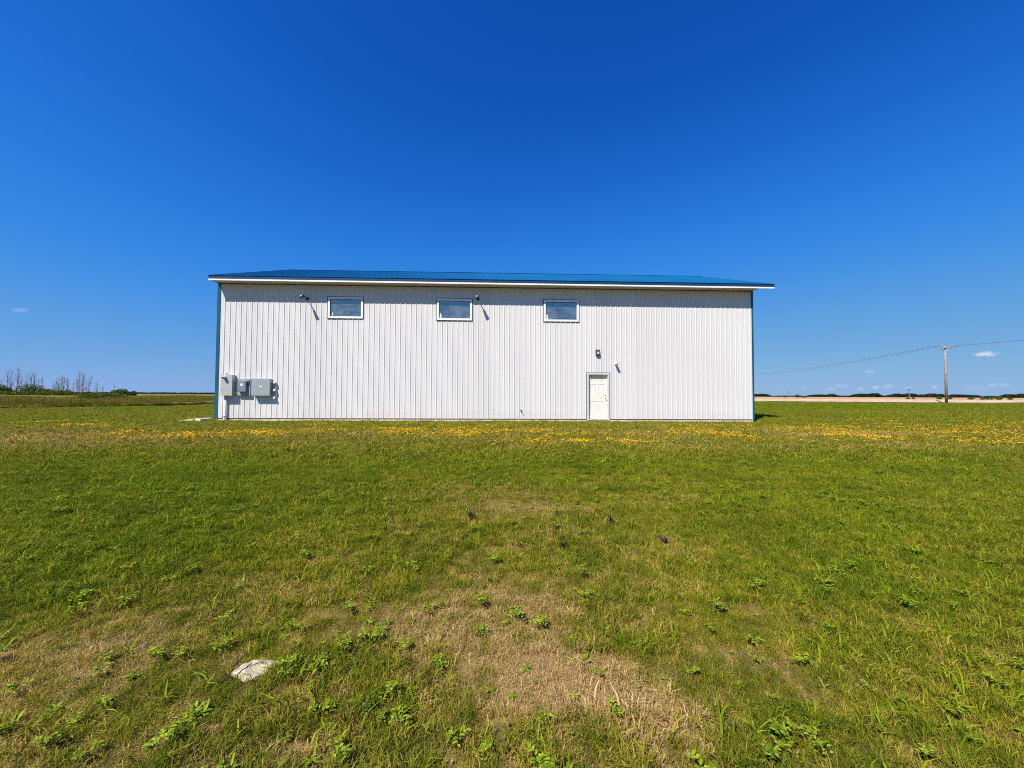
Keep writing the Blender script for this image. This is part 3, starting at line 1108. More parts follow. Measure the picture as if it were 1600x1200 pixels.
# windows
for wi, (x0, x1, z0, z1) in enumerate(OPEN[:3]):
    fr = MB()
    y0, y1 = YF - .045, YF + .05
    wd_ = 0.088
    fr.box(x0, x1, y0, y1, z0, z0 + wd_, .006)
    fr.box(x0, x1, y0, y1, z1 - wd_, z1, .006)
    fr.box(x0, x0 + wd_, y0 + .002, y1, z0 + wd_ - .004, z1 - wd_ + .004)
    fr.box(x1 - wd_, x1, y0 + .002, y1, z0 + wd_ - .004, z1 - wd_ + .004)
    win = fr.build('window', M['vinyl'], bld)
    win['label'] = ['left window of the wall', 'middle window of the wall', 'right window of the wall'][wi]
    ch = MB()      # dark channel round the frame
    e = 0.022
    ch.box(x0 - e, x1 + e, YF - .030, YF + .01, z0 - e, z0 - .001)
    ch.box(x0 - e, x1 + e, YF - .030, YF + .01, z1 + .001, z1 + e)
    ch.box(x0 - e, x0 - .001, YF - .030, YF + .01, z0, z1)
    ch.box(x1 + .001, x1 + e, YF - .030, YF + .01, z0, z1)
    ch.build('window_channel', M['seal'], win)
    gs = MB()
    ix0, ix1, iz0, iz1 = x0 + wd_, x1 - wd_, z0 + wd_, z1 - wd_
    for q in ((ix0, ix1, iz0, iz0 + .014), (ix0, ix1, iz1 - .014, iz1), (ix0, ix0 + .014, iz0 + .014, iz1 - .014), (ix1 - .014, ix1, iz0 + .014, iz1 - .014)):
        gs.box(q[0], q[1], YF + .012, YF + .045, q[2], q[3])
    gs.build('gasket', M['seal'], win)
    pn = MB()
    pn.poly([(ix0 - .01, YF + .02, iz0 - .01), (ix1 + .01, YF + .02, iz0 - .01), (ix1 + .01, YF + .02, iz1 + .01), (ix0 - .01, YF + .02, iz1 + .01)])
    pn.build('pane', M['glass'], win)
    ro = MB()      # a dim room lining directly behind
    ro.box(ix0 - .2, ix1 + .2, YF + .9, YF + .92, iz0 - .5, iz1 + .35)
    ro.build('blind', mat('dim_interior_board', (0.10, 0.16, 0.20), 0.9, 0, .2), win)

names_p = ['small white triangular scrap in the bottom corner of the left window', 'white card propped in the bottom left corner of the middle window', 'white card propped in the bottom left corner of the right window']
for wi, (x0, x1, z0, z1) in enumerate(OPEN[:3]):
    p = MB()
    a, b = x0 + .105, z0 + .092
    if wi == 0:
        a += .05
        p.mesh([(a, YF + .010, b + .10), (a + .05, YF + .010, b + .20), (a + .055, YF + .010, b + .01), (a, YF + .013, b + .10), (a + .05, YF + .013, b + .20), (a + .055, YF + .013, b + .01)],
               [(0, 2, 1), (3, 4, 5), (0, 1, 4, 3), (1, 2, 5, 4), (2, 0, 3, 5)])
    else:
        p.mesh([(a, YF + .010, b), (a + .09, YF + .010, b), (a + .085, YF + .010, b + .18), (a + .04, YF + .010, b + .23), (a, YF + .010, b + .22)] +
               [(a, YF + .013, b), (a + .09, YF + .013, b), (a + .085, YF + .013, b + .18), (a + .04, YF + .013, b + .23), (a, YF + .013, b + .22)],
               [(0, 1, 2, 3, 4), (9, 8, 7, 6, 5)] + [(i, i + 5, (i + 1) % 5 + 5, (i + 1) % 5) for i in range(5)])
    tag(p.build('paper_card', M['paper']), names_p[wi], 'paper card', 'white cards in the windows')

# door
dx0, dx1, dz1 = 3.952, 4.957, 2.058
fr = MB()
jw = 0.075
yr_ = YF + .085
fr.box(dx0, dx0 + jw, YF - .032, yr_ + .02, -.06, dz1 - jw, .003)
fr.box(dx1 - jw, dx1, YF - .032, yr_ + .02, -.06, dz1 - jw, .003)
fr.box(dx0, dx1, YF - .032, yr_ + .02, dz1 - jw, dz1, .003)
fro = fr.build('door_frame', M['doorframe'], bld)
ch = MB()
e = .022
ch.box(dx0 - e, dx0 - .001, YF - .028, YF + .01, -.03, dz1 + e)
ch.box(dx1 + .001, dx1 + e, YF - .028, YF + .01, -.03, dz1 + e)
ch.box(dx0, dx1, YF - .028, YF + .01, dz1 + .001, dz1 + e)
ch.build('frame_channel', M['frameedge'], fro)
th = MB()
th.box(dx0 + jw, dx1 - jw, YF - .03, yr_ + .03, -.06, -.022, .004)
th.build('threshold', mat('brown_threshold', (0.30, 0.22, 0.19), .7, 0, .2, 12), fro)
sx0, sx1, sz0, sz1 = dx0 + jw + .004, dx1 - jw - .004, -.018, dz1 - jw - .004
dr = MB()
W_ = sx1 - sx0
H_ = sz1 - sz0
cols = [(.13, .45), (.55, .87)]
rows = [(.115, .40), (.475, .79), (.855, .945)]
xsn = sorted([0, 1] + [c for q in cols for c in q])
zsn = sorted([0, 1] + [c for q in rows for c in q])
X_ = lambda t: sx0 + W_ * t
Z_ = lambda t: sz0 + H_ * t
for i in range(len(xsn) - 1):
    for j in range(len(zsn) - 1):
        a, b, c, d_ = xsn[i], xsn[i + 1], zsn[j], zsn[j + 1]
        rec = (a, b) in cols and (c, d_) in rows
        if not rec:
            dr.poly([(X_(a), yr_, Z_(c)), (X_(b), yr_, Z_(c)), (X_(b), yr_, Z_(d_)), (X_(a), yr_, Z_(d_))])
        else:
            lo = [(X_(a), X_(b), Z_(c), Z_(d_), 0), (X_(a) + .016, X_(b) - .016, Z_(c) + .016, Z_(d_) - .016, .014),
                  (X_(a) + .036, X_(b) - .036, Z_(c) + .030, Z_(d_) - .030, .014), (X_(a) + .052, X_(b) - .052, Z_(c) + .044, Z_(d_) - .044, .004)]
            for p, q in zip(lo, lo[1:]):
                A = [(p[0], yr_ + p[4], p[2]), (p[1], yr_ + p[4], p[2]), (p[1], yr_ + p[4], p[3]), (p[0], yr_ + p[4], p[3])]
                B = [(q[0], yr_ + q[4], q[2]), (q[1], yr_ + q[4], q[2]), (q[1], yr_ + q[4], q[3]), (q[0], yr_ + q[4], q[3])]
                for k in range(4):
                    dr.poly([A[k], A[(k + 1) % 4], B[(k + 1) % 4], B[k]])
            q = lo[-1]
            dr.poly([(q[0], yr_ + q[4], q[2]), (q[1], yr_ + q[4], q[2]), (q[1], yr_ + q[4], q[3]), (q[0], yr_ + q[4], q[3])])
door = dr.build('door', M['door'], bld)
hd = MB()
hx, hz = sx1 - .075, .93
hd.tube([(hx, yr_ - .001, hz), (hx, yr_ - .012, hz)], .030, 14)
hd.tube([(hx, yr_ - .012, hz), (hx, yr_ - .05, hz)], .011, 10)
hd.tube([(hx, yr_ - .045, hz), (hx, yr_ - .06, hz), (hx, yr_ - .078, hz), (hx, yr_ - .086, hz)], [.016, .029, .026, .012], 14)
hd.build('handle', M['steel'], door, True)
db = MB()
db.tube([(hx, yr_ - .001, hz + .14), (hx, yr_ - .018, hz + .14)], .026, 14)
db.build('deadbolt', M['steel'], door, True)


# ------------------------------------------------------------------ fixtures on the wall
def gooselamp(x, z, label):
    o = empty('wall_floodlight', (x, YF, z), label, 'light fixture', 'floodlights on arms under the eave')
    b = MB()
    b.box(x - .055, x + .055, YF - .045, YF - .021, z - .055, z + .055, .006)
    b.build('mounting_plate', M['bronze'], o)
    b = MB()
    b.tube([(x, YF - .04, z), (x, YF - .20, z + .015), (x, YF - .36, z + .01)], .022, 10)
    b.build('arm', M['bronze'], o, True)
    b = MB()
    b.tube([(x, YF - .32, z + .03), (x, YF - .36, z + .02), (x, YF - .44, z - .005), (x, YF - .53, z - .03), (x, YF - .545, z - .034)], [.03, .055, .06, .075, .077], 16)
    b.build('lamp_head', M['bronze'], o, True)
    b = MB()
    b.tube([(x - .012, YF - .546, z - .022), (x - .012, YF - .556, z - .025), (x - .012, YF - .566, z - .03)], [.046, .044, .02], 16)
    b.build('lamp_lens', M['lens'], o, True)
    return o


gooselamp(-8.36, 5.22, 'bronze floodlight on an arm left of the left window')
gooselamp(-0.93, 5.30, 'bronze floodlight on an arm right of the middle window')
b = MB()
# junction plate seen behind the middle lamp is wider
o = empty('wall_pack_light', (4.43, YF, 2.97), 'dark bronze wall pack light above the cream door', 'light fixture')
b = MB()
x0, x1, z0, z1 = 4.335, 4.53, 2.84, 3.10
b.mesh([(x0, YF - .021, z0), (x1, YF - .021, z0), (x1, YF - .021, z1), (x0, YF - .021, z1), (x0 + .015, YF - .11, z0 + .02), (x1 - .015, YF - .11, z0 + .02), (x1 - .02, YF - .075, z1 - .03), (x0 + .02, YF - .075, z1 - .03)],
       [(0, 3, 2, 1), (4, 5, 6, 7), (0, 1, 5, 4), (1, 2, 6, 5), (2, 3, 7, 6), (3, 0, 4, 7)])
b.build('housing', M['bronze'], o)
b = MB()
b.box(x0 + .045, x1 - .045, YF - .122, YF - .10, z0 + .045, z0 + .155, .008)
b.build('lens', M['lens'], o)

o = empty('security_camera', (5.24, YF, 2.46), 'small white bullet security camera right of the wall pack light', 'security camera')
b = MB()
b.tube([(5.235, YF - .02, 2.47), (5.235, YF - .04, 2.47)], .05, 14)
b.tube([(5.235, YF - .04, 2.47), (5.235, YF - .09, 2.465)], .018, 10)
b.build('bracket', M['white'], o, True)
b = MB()
b.tube([(5.235, YF - .07, 2.475), (5.237, YF - .10, 2.47), (5.242, YF - .20, 2.45), (5.243, YF - .225, 2.445)], [.045, .062, .062, .058], 14)
b.build('camera_body', M['white'], o, True)
b = MB()
b.tube([(5.243, YF - .226, 2.445), (5.2435, YF - .232, 2.444)], .027, 12)
b.build('lens', M['black'], o)

# outlets and plugs
b = MB()
b.box(.985, 1.045, YF - .045, YF - .02, .33, .40, .006)
b.tube([(1.015, YF - .04, .365), (1.015, YF - .11, .355), (1.015, YF - .125, .32)], [.016, .016, .013], 8)
tag(b.build('hose_tap', M['bronze']), 'small dark tap low on the white wall left of the door', 'tap')

# meter box
o = empty('meter_box', (-11.57, YF, .97), 'tall pale grey meter box at the blue corner, leftmost of the boxes', 'electrical box')
b = MB()
x0, x1, z0, z1 = -11.80, -11.325, .975, 1.855
yb_ = YF - .02
b.box(x0, x1, YF - .235, yb_, z0, z1, .008)
b.build('enclosure', M['box_beige'], o)
b = MB()
b.box(x0 - .008, x1 + .008, YF - .250, YF - .234, z0 - .006, z1 + .012, .006)
b.build('cover', M['box_beige'], o)
b = MB()
b.tube([(-11.62, YF - .245, 1.735), (-11.62, YF - .275, 1.735)], .085, 20)
b.tube([(-11.62, YF - .27, 1.735), (-11.62, YF - .37, 1.735), (-11.62, YF - .385, 1.735)], [.062, .060, .045], 20)
b.build('meter', M['lens'], o, True)
b = MB()
b.tube([(-11.62, YF - .386, 1.735), (-11.62, YF - .388, 1.735)], .040, 16)
b.build('meter_face', M['black'], o)
b = MB()
b.box(-11.60, -11.50, YF - .254, YF - .2515, .985, 1.07)
b.build('sticker', M['yellow'], o)
b = MB()
b.tube([(-11.63, YF - .12, 1.86), (-11.63, YF - .12, 1.93)], .03, 10)
b.build('hub_cap', M['steel'], o)

o = empty('disconnect_switch', (-10.93, YF, .97), 'small slate grey switch box between the meter box and the wide panel', 'electrical box')
b = MB()
x0, x1, z0, z1 = -11.175, -10.645, .975, 1.70
b.box(x0, x1, YF - .125, yb_, z0, z1, .008)
b.build('enclosure', M['box_grey'], o)
b = MB()
b.box(x0 + .075, x1 - .115, YF - .235, YF - .124, z0 + .15, z1 - .085, .035)
b.build('cover', M['box_slate'], o)
b = MB()
b.box(x0 + .195, x0 + .285, YF - .240, YF - .236, 1.385, 1.49)
b.build('sticker', M['label'], o)
b = MB()
b.tube([(x1 - .05, YF - .126, 1.60), (x1 - .05, YF - .15, 1.60)], .025, 10)
b.tube([(x1 - .05, YF - .14, 1.62), (x1 - .05, YF - .15, 1.42)], .014, 8)
b.build('handle', M['black'], o)

o = empty('distribution_panel', (-10.13, YF, .97), 'wide grey panel box with white oval label, rightmost of the boxes', 'electrical box')
b = MB()
x0, x1, z0, z1 = -10.52, -9.765, .98, 1.695
b.box(x0, x1, YF - .222, yb_, z0, z1, .008)
b.build('enclosure', M['box_grey'], o)
b = MB()
b.box(x0 - .006, x1 + .006, YF - .238, YF - .2215, z0 - .006, z1 + .010, .006)
b.build('cover', M['box_grey'], o)
b = MB()
n_ = 20
cx_, cz_ = -10.14, 1.36
f_ = [(cx_ + .06 * math.cos(i * 2 * math.pi / n_), YF - .242, cz_ + .03 * math.sin(i * 2 * math.pi / n_)) for i in range(n_)]
b_l = [(p[0], YF - .2385, p[2]) for p in f_]
b.mesh(f_ + b_l, [tuple(range(n_))[::-1] if False else tuple(range(n_))] + [(i, i + n_, (i + 1) % n_ + n_, (i + 1) % n_) for i in range(n_)])
b.build('nameplate', M['label'], o)
# connecting nipples between enclosures
b = MB()
b.tube([(-10.645, YF - .07, 1.10), (-10.52, YF - .07, 1.10)], .028, 10)
b.build('conduit_nipple', M['steel'], o)
b = MB()
b.tube([(-11.325, YF - .07, 1.08), (-11.175, YF - .07, 1.08)], .035, 10)
b.build('conduit_nipple', M['pvc'], o)

o = empty('cable_inlet', (-9.63, YF, .87), 'three white pipe fittings on a thin conduit right of the wide panel', 'pipe fitting')
for zz in (1.53, 1.20, .87):
    b = MB()
    b.tube([(-9.66, YF - .02, zz + .035), (-9.655, YF - .07, zz + .03), (-9.64, YF - .11, zz), (-9.635, YF - .115, zz - .05)], [.042, .046, .044, .038], 12)
    b.build('fitting', M['white'], o, True)
b = MB()
b.tube([(-9.61, YF - .035, 1.56), (-9.575, YF - .05, 1.46), (-9.60, YF - .05, 1.25), (-9.575, YF - .05, 1.12), (-9.60, YF - .045, .85)], .016, 8)
b.build('conduit', M['pvc'], o, True)

o = empty('conduit_pipe', (-11.74, YF, -.09), 'white plastic conduit running from the meter box down into the ground', 'pipe')
b = MB()
b.tube([(-11.70, YF - .085, .985), (-11.70, YF - .085, .05), (-11.705, YF - .10, -.02), (-11.71, YF - .13, -.15)], .048, 14)
b.build('pipe', M['pvc'], o, True)
b = MB()
b.tube([(-11.70, YF - .085, .05), (-11.70, YF - .085, .16)], .060, 14)
b.build('coupling', M['pvc'], o, True)


# ------------------------------------------------------------------ stones and slabs
def rock(name, loc, sx, sy, sz, seed, label, cat, group=None, material=None, rotz=0):
    bm = bmesh.new()
    bmesh.ops.create_icosphere(bm, subdivisions=4, radius=1)
    for v in bm.verts:
        p = v.co.copy()
        q = Vector((p.x * 1.3 + seed, p.y * 1.3, p.z * 1.3))
        f_n = 1 + 0.30 * noise.noise(q) + 0.10 * noise.noise(q * 3) + 0.03 * noise.noise(q * 9)
        mx_ = max(abs(p.x), abs(p.y))
        p = p * f_n
        p.z = max(min(p.z, 0.36 + 0.10 * noise.noise(q * 2) + 0.06 * noise.noise(q * 5)), -0.6)
        v.co = Vector((p.x * sx, p.y * sy, p.z * sz))
    me = bpy.data.meshes.new(name)
    bm.to_mesh(me)
    bm.free()
    me.materials.append(material or M['stone'])
    o_ = bpy.data.objects.new(name, me)
    COL.objects.link(o_)
    o_.location = loc
    o_.rotation_euler = (0, 0, rotz)
    return tag(o_, label, cat, group)


def flat_stone(cx, cy, label):
    r = random.Random(5)
    n = 44
    mb = MB()
    zg_ = gz(cx, cy) - .006
    corners = [(0, 1.0), (.7, .80), (1.35, .92), (2.2, .88), (2.9, 1.02), (3.5, .80), (4.3, .98), (5.2, .82), (5.8, .93)]
    def rad(a):
        a %= 2 * math.pi
        cs = corners + [(2 * math.pi, 1.0)]
        for (a0, r0), (a1, r1) in zip(cs, cs[1:]):
            if a0 <= a <= a1:
                p0 = Vector((math.cos(a0) * r0, math.sin(a0) * r0))
                p1 = Vector((math.cos(a1) * r1, math.sin(a1) * r1))
                t = (a - a0) / (a1 - a0)
                return (p0.lerp(p1, t)).length
        return 1
    rings = [(1.0, -.04), (1.0, .004), (.95, .014), (.8, .019), (.6, .022), (.4, .023), (.2, .023)]
    for f_, z_ in rings:
        for k in range(n):
            a = 2 * math.pi * k / n
            q = rad(a) * f_
            X, Y = math.cos(a) * q * .108, math.sin(a) * q * .088
            c, s_ = math.cos(.5), math.sin(.5)
            X, Y = X * c - Y * s_ * 1.0, X * s_ + Y * c
            dz = .006 * noise.noise(Vector((X * 30, Y * 30, 1))) + .005 * noise.noise(Vector((X * 18 + Y * 60, Y * 12, 4))) if z_ > 0 else 0
            mb.v.append((cx + X, cy + Y, zg_ + z_ + dz - X * .05))
    mb.v.append((cx, cy, zg_ + .024))
    for i in range(len(rings) - 1):
        mb.f += [(i * n + k, i * n + (k + 1) % n, (i + 1) * n + (k + 1) % n, (i + 1) * n + k) for k in range(n)]
    L = (len(rings) - 1) * n
    mb.f += [(L + k, L + (k + 1) % n, len(mb.v) - 1) for k in range(n)]
    return tag(mb.build('flat_stone', M['stone']), label, 'stone')


flat_stone(-1.245, 2.075, 'pale flat stone half sunk in the lawn at the lower left')
rock('pebble', (.955, 1.745, gz(.95, 1.74) + .012), .020, .015, .015, 5.5, 'small pale pebble in the dry grass at the lower right', 'stone')


def slab(pts2, z0, z1, label):
    b = MB()
    n = len(pts2)
    top = [(x, y, z1 + random.uniform(-.01, .01)) for x, y in pts2]
    bot = [(x * 1.0, y, z0) for x, y in pts2]
    b.mesh(top + bot, [tuple(range(n)), tuple(range(2 * n - 1, n - 1, -1))] + [(i, i + n, (i + 1) % n + n, (i + 1) % n) for i in range(n)])
    return tag(b.build('concrete_slab', M['slab']), label, 'slab', 'broken slabs at the building corner')


slab([(-12.50, 16.36), (-12.24, 16.28), (-12.10, 16.52), (-12.20, 16.86), (-12.44, 16.80)], -.25, .020, 'pale broken slab nearest the blue corner of the building')
slab([(-12.80, 16.22), (-12.56, 16.30), (-12.54, 16.60), (-12.62, 16.74), (-12.78, 16.55)], -.25, .0, 'pale broken slab in the middle of the three by the corner')
slab([(-12.98, 16.10), (-12.86, 16.12), (-12.85, 16.30), (-12.93, 16.36)], -.25, -.045, 'smallest outer broken slab left of the building corner')

# ------------------------------------------------------------------ single weeds
def weed(loc, n, L, W, label, lobes=1, seed=0, group='leafy weeds in the lawn', material='weedleaf', up=.6, stalks=0, name='weed', cat='weed'):
    r = random.Random(seed)
    L, W = L * .72, W * .62
    mb, tn = MB(), []
    spread = L * (0.25 if n < 30 or 'dead' in group else 0.8)
    for i in range(n):
        base = Vector((r.uniform(-spread, spread), r.uniform(-spread, spread), .005))
        leaf(mb, tn, base, r.uniform(0, 6.28), L * r.uniform(.45, 1.1), W * r.uniform(.6, 1.2), up * r.uniform(.4, 1.6), r.uniform(.1, .7), r.random(), lobes)
    for i in range(stalks):
        a, l_ = r.uniform(0, 6.28), r.uniform(.5, 1.1) * L
        b0 = Vector((r.uniform(-spread, spread), r.uniform(-spread, spread), 0))
        tip = b0 + Vector((math.cos(a) * l_ * .45, math.sin(a) * l_ * .45, l_ * .75))
        n0 = len(mb.v)
        mb.tube([b0, (b0 + tip) / 2 + Vector((0, 0, .01)), tip], [.0022, .0018, .001], 5)
        tn += [r.random() * .5] * (len(mb.v) - n0)
        for k in range(5):
            q = b0 + (tip - b0) * r.uniform(.3, 1)
            leaf(mb, tn, q, r.uniform(0, 6.28), L * .22, W * .6, .5, .3, r.random(), 0)
    me = bpy.data.meshes.new(name)
    me.from_pydata(mb.v, [], mb.f)
    me.materials.append(M[material])
    a_ = me.attributes.new('tone', 'FLOAT', 'POINT')
    a_.data.foreach_set('value', tn)
    o_ = bpy.data.objects.new(name, me)
    COL.objects.link(o_)
    o_.location = (loc[0], loc[1], gz(loc[0], loc[1]) + .008)
    return tag(o_, label, cat, group)


WEEDS = [
    ((-1.33, 1.78), 46, .075, .022, 'largest leafy green weed patch, lower left below the pale stone', 0, 8),
    ((-.93, 2.08), 34, .070, .020, 'spreading bright green weed just right of the pale stone', 0, 5),
    ((-.61, 1.80), 14, .070, .022, 'upright yellow-green thistle on the dry turf, below right of the stone', 1, 5),
    ((.58, 2.62), 10, .065, .024, 'bright green rosette on the dry patch, farthest of those below centre', 1, 1),
    ((.47, 2.07), 16, .060, .022, 'dark green straggly weed in the middle of the tan patch', 1, 4),
    ((.36, 1.83), 9, .048, .024, 'short broadleaf weed on the palest tan turf', 0, 0),
    ((1.50, 2.22), 14, .070, .026, 'green lobed weed at the right edge of the tan turf', 1, 2),
    ((.21, 1.72), 18, .062, .020, 'upright weed clump low in the centre of the lawn', 1, 5),
    ((-1.95, 1.80), 14, .085, .026, 'long-leaved weed in the lower left corner of the lawn', 0, 2),
    ((1.21, 1.62), 16, .085, .012, 'grassy narrow-leaved clump at the lower right of the lawn', 0, 0),
    ((-1.35, 3.30), 20, .085, .020, 'dark leafy weed where the left lush grass turns dry', 1, 3),
    ((.82, 1.86), 9, .042, .018, 'tiny bright rosette right of the palest tan turf', 1, 0),
    ((.74, 1.64), 10, .045, .020, 'low yellow-green weed near the bottom edge right of centre', 0, 1),
    ((-.78, 2.42), 12, .070, .018, 'narrow-leaved green tuft above right of the stone', 0, 2),
    ((-1.62, 2.36), 16, .060, .016, 'small sprawling weed above left of the stone', 0, 3),
    ((-2.05, 1.72), 26, .080, .022, 'leafy weed in the extreme lower left corner of the photo', 0, 5),
    ((-1.80, 2.02), 14, .060, .018, 'straggly dark weed halfway between the lower left corner and the stone', 1, 4),
    ((-1.12, 2.12), 16, .055, .016, 'small leafy weed touching the right side of the pale stone', 0, 3),
    ((2.05, 2.6), 18, .075, .020, 'bright green weed on the lush turf, right of the lobed one', 0, 3),
    ((-.1, 2.85), 12, .060, .020, 'light green weed at the top edge of the tan turf', 1, 3),
]
for k, (loc, n, L, W, lab, lob, stk) in enumerate(WEEDS):
    weed(loc, n, L, W, lab, lob, 100 + k, stalks=stk)
DEAD = [
    ((-.29, 4.28), 60, .085, .008, 'darkest brown dead tuft, left of the centre line in mid lawn'),
    ((1.20, 4.10), 40, .080, .008, 'brown dead tuft right of centre, farthest of the right two'),
    ((1.56, 3.58), 46, .075, .008, 'dark brown dead tuft on the green turf, rightmost in mid lawn'),
    ((.60, 3.50), 36, .080, .007, 'thin brown dead tuft nearest the middle of the lawn'),
    ((.22, 3.52), 22, .055, .007, 'small black-brown dead tuft left of the thin one'),
]
for k, (loc, n, L, W, lab) in enumerate(DEAD):
    weed(loc, int(n * 1.4), L * 1.05, W * 1.3, lab, 0, 200 + k, 'dead brown tufts in the lawn', 'deadleaf', 1.5, 5, 'dead_tuft', 'dead plant')
b = MB()
zg = gz(-1.3, 2.0)
b.tube([(-1.315, 1.93, zg - .01), (-1.322, 1.98, zg + .035), (-1.312, 2.03, zg + .075), (-1.325, 2.06, zg + .10)], [.005, .0045, .004, .002], 7)
b.tube([(-1.322, 1.98, zg + .035), (-1.355, 1.985, zg + .055), (-1.385, 1.98, zg + .05)], [.004, .003, .002], 6)
b.tube([(-1.32, 1.97, zg + .025), (-1.35, 1.95, zg + .03), (-1.372, 1.955, zg + .045)], [.004, .003, .002], 6)
b.tube([(-1.314, 2.02, zg + .065), (-1.29, 2.05, zg + .09), (-1.27, 2.06, zg + .095)], [.003, .003, .0015], 6)
tag(b.build('twig', M['twig'], smooth=True), 'dark dead stalk standing against the left edge of the pale stone', 'twig')


# ------------------------------------------------------------------ far things
def utility_pole(x, y, z_base, ztop, label, arm_len=3.5, arm_ang=0.0, group='utility poles along the road'):
    o_ = empty('utility_pole', (x, y, z_base), label, 'utility pole', group)
    b = MB()
    b.tube([(x, y, z_base - .3), (x + .02, y, (z_base + ztop) / 2), (x, y, ztop)], [.20, .17, .13], 12)
    b.build('pole', M['wood'], o_, True)
    d_ = Vector((math.cos(arm_ang), math.sin(arm_ang), 0))
    n = Vector((-d_.y, d_.x, 0))
    za = ztop - .28
    p0, p1 = Vector((x, y, za)) - d_ * arm_len / 2 - n * .2, Vector((x, y, za)) + d_ * arm_len / 2 - n * .2
    b = MB()
    c = [p0 - n * .06, p0 + n * .06, p1 + n * .06, p1 - n * .06]
    b.mesh([(q.x, q.y, za - .10) for q in c] + [(q.x, q.y, za + .10) for q in c], [(0, 1, 2, 3), (7, 6, 5, 4), (0, 4, 5, 1), (1, 5, 6, 2), (2, 6, 7, 3), (3, 7, 4, 0)])
    b.build('crossarm', M['wood'], o_)
    b = MB()
    for sgn in (-1, 1):
        q = Vector((x, y, za)) + d_ * sgn * arm_len * .25 - n * .2
        b.tube([(q.x, q.y, za - .05), (x, y, za - .75)], .025, 6)
    b.build('brace', M['wire'], o_)
    tips = []
    for f in (-.47, -.28, .28, .47):
        q = Vector((x, y, za)) + d_ * f * arm_len - n * .2
        b = MB()
        b.tube([(q.x, q.y, za + .06), (q.x, q.y, za + .16), (q.x, q.y, za + .20), (q.x, q.y, za + .28), (q.x, q.y, za + .30)], [.03, .03, .075, .06, .03], 10)
        b.build('insulator', M['porcelain'], o_, True)
        tips.append(Vector((q.x, q.y, za + .31)))
    return tips


t1_ = utility_pole(79.0, 65.0, gz(79, 65), 10.1, 'weathered wooden utility pole with one crossarm beyond the gravel road', 3.5, -.12)
t2_ = utility_pole(104.5, 155.0, gz(104, 155), 10.0, 'utility pole hidden behind the building, next along the line', 3.5, -.12)


def wire(a, b_, sag, r, label):
    pts_ = []
    for i in range(41):
        t = i / 40
        p = a.lerp(b_, t)
        p.z -= sag * 4 * t * (1 - t)
        pts_.append(p)
    m = MB()
    m.tube(pts_, r, 6)
    return tag(m.build('power_line', M['wire'], smooth=True), label, 'power line', 'power lines strung from the pole')


wire(t1_[0], t2_[0], .9, .030, 'upper thin power line from the crossarm left end down to the building')
wire(t1_[1], t2_[1], 1.1, .022, 'lower thin power line running left from the crossarm to the building')
right_end = Vector((53, -28, 9.2))
wire(t1_[3], right_end, 1.2, .032, 'power line leaving the crossarm toward the right picture edge')

b = MB()
b.tube([(388, 500, -1), (388, 500, 11.2)], [.28, .22], 6)
tag(b.build('radio_mast', M['wire']), 'thin lone mast far off on the stubble, just right of the building', 'mast')
o_ = empty('lattice_mast', (622, 560, 0), 'faint far mast with a boxy top, rising behind the trees left of the pole', 'mast')
b = MB()
for q in ((-.8, -.8), (.8, -.8), (.8, .8), (-.8, .8)):
    b.tube([(622 + q[0], 560 + q[1], 0), (622 + q[0] * .4, 560 + q[1] * .4, 13)], .14, 5)
for k in range(6):
    z_ = 1 + k * 2
    s_ = .8 - .4 * z_ / 13
    b.tube([(622 - s_, 560 - s_, z_), (622 + s_, 560 - s_, z_ + 2)], .10, 4)
b.build('tower', M['wire'], o_)
b = MB()
b.box(620.9, 623.1, 559, 561, 12, 13.6, .2)
b.build('tank', M['wire'], o_)


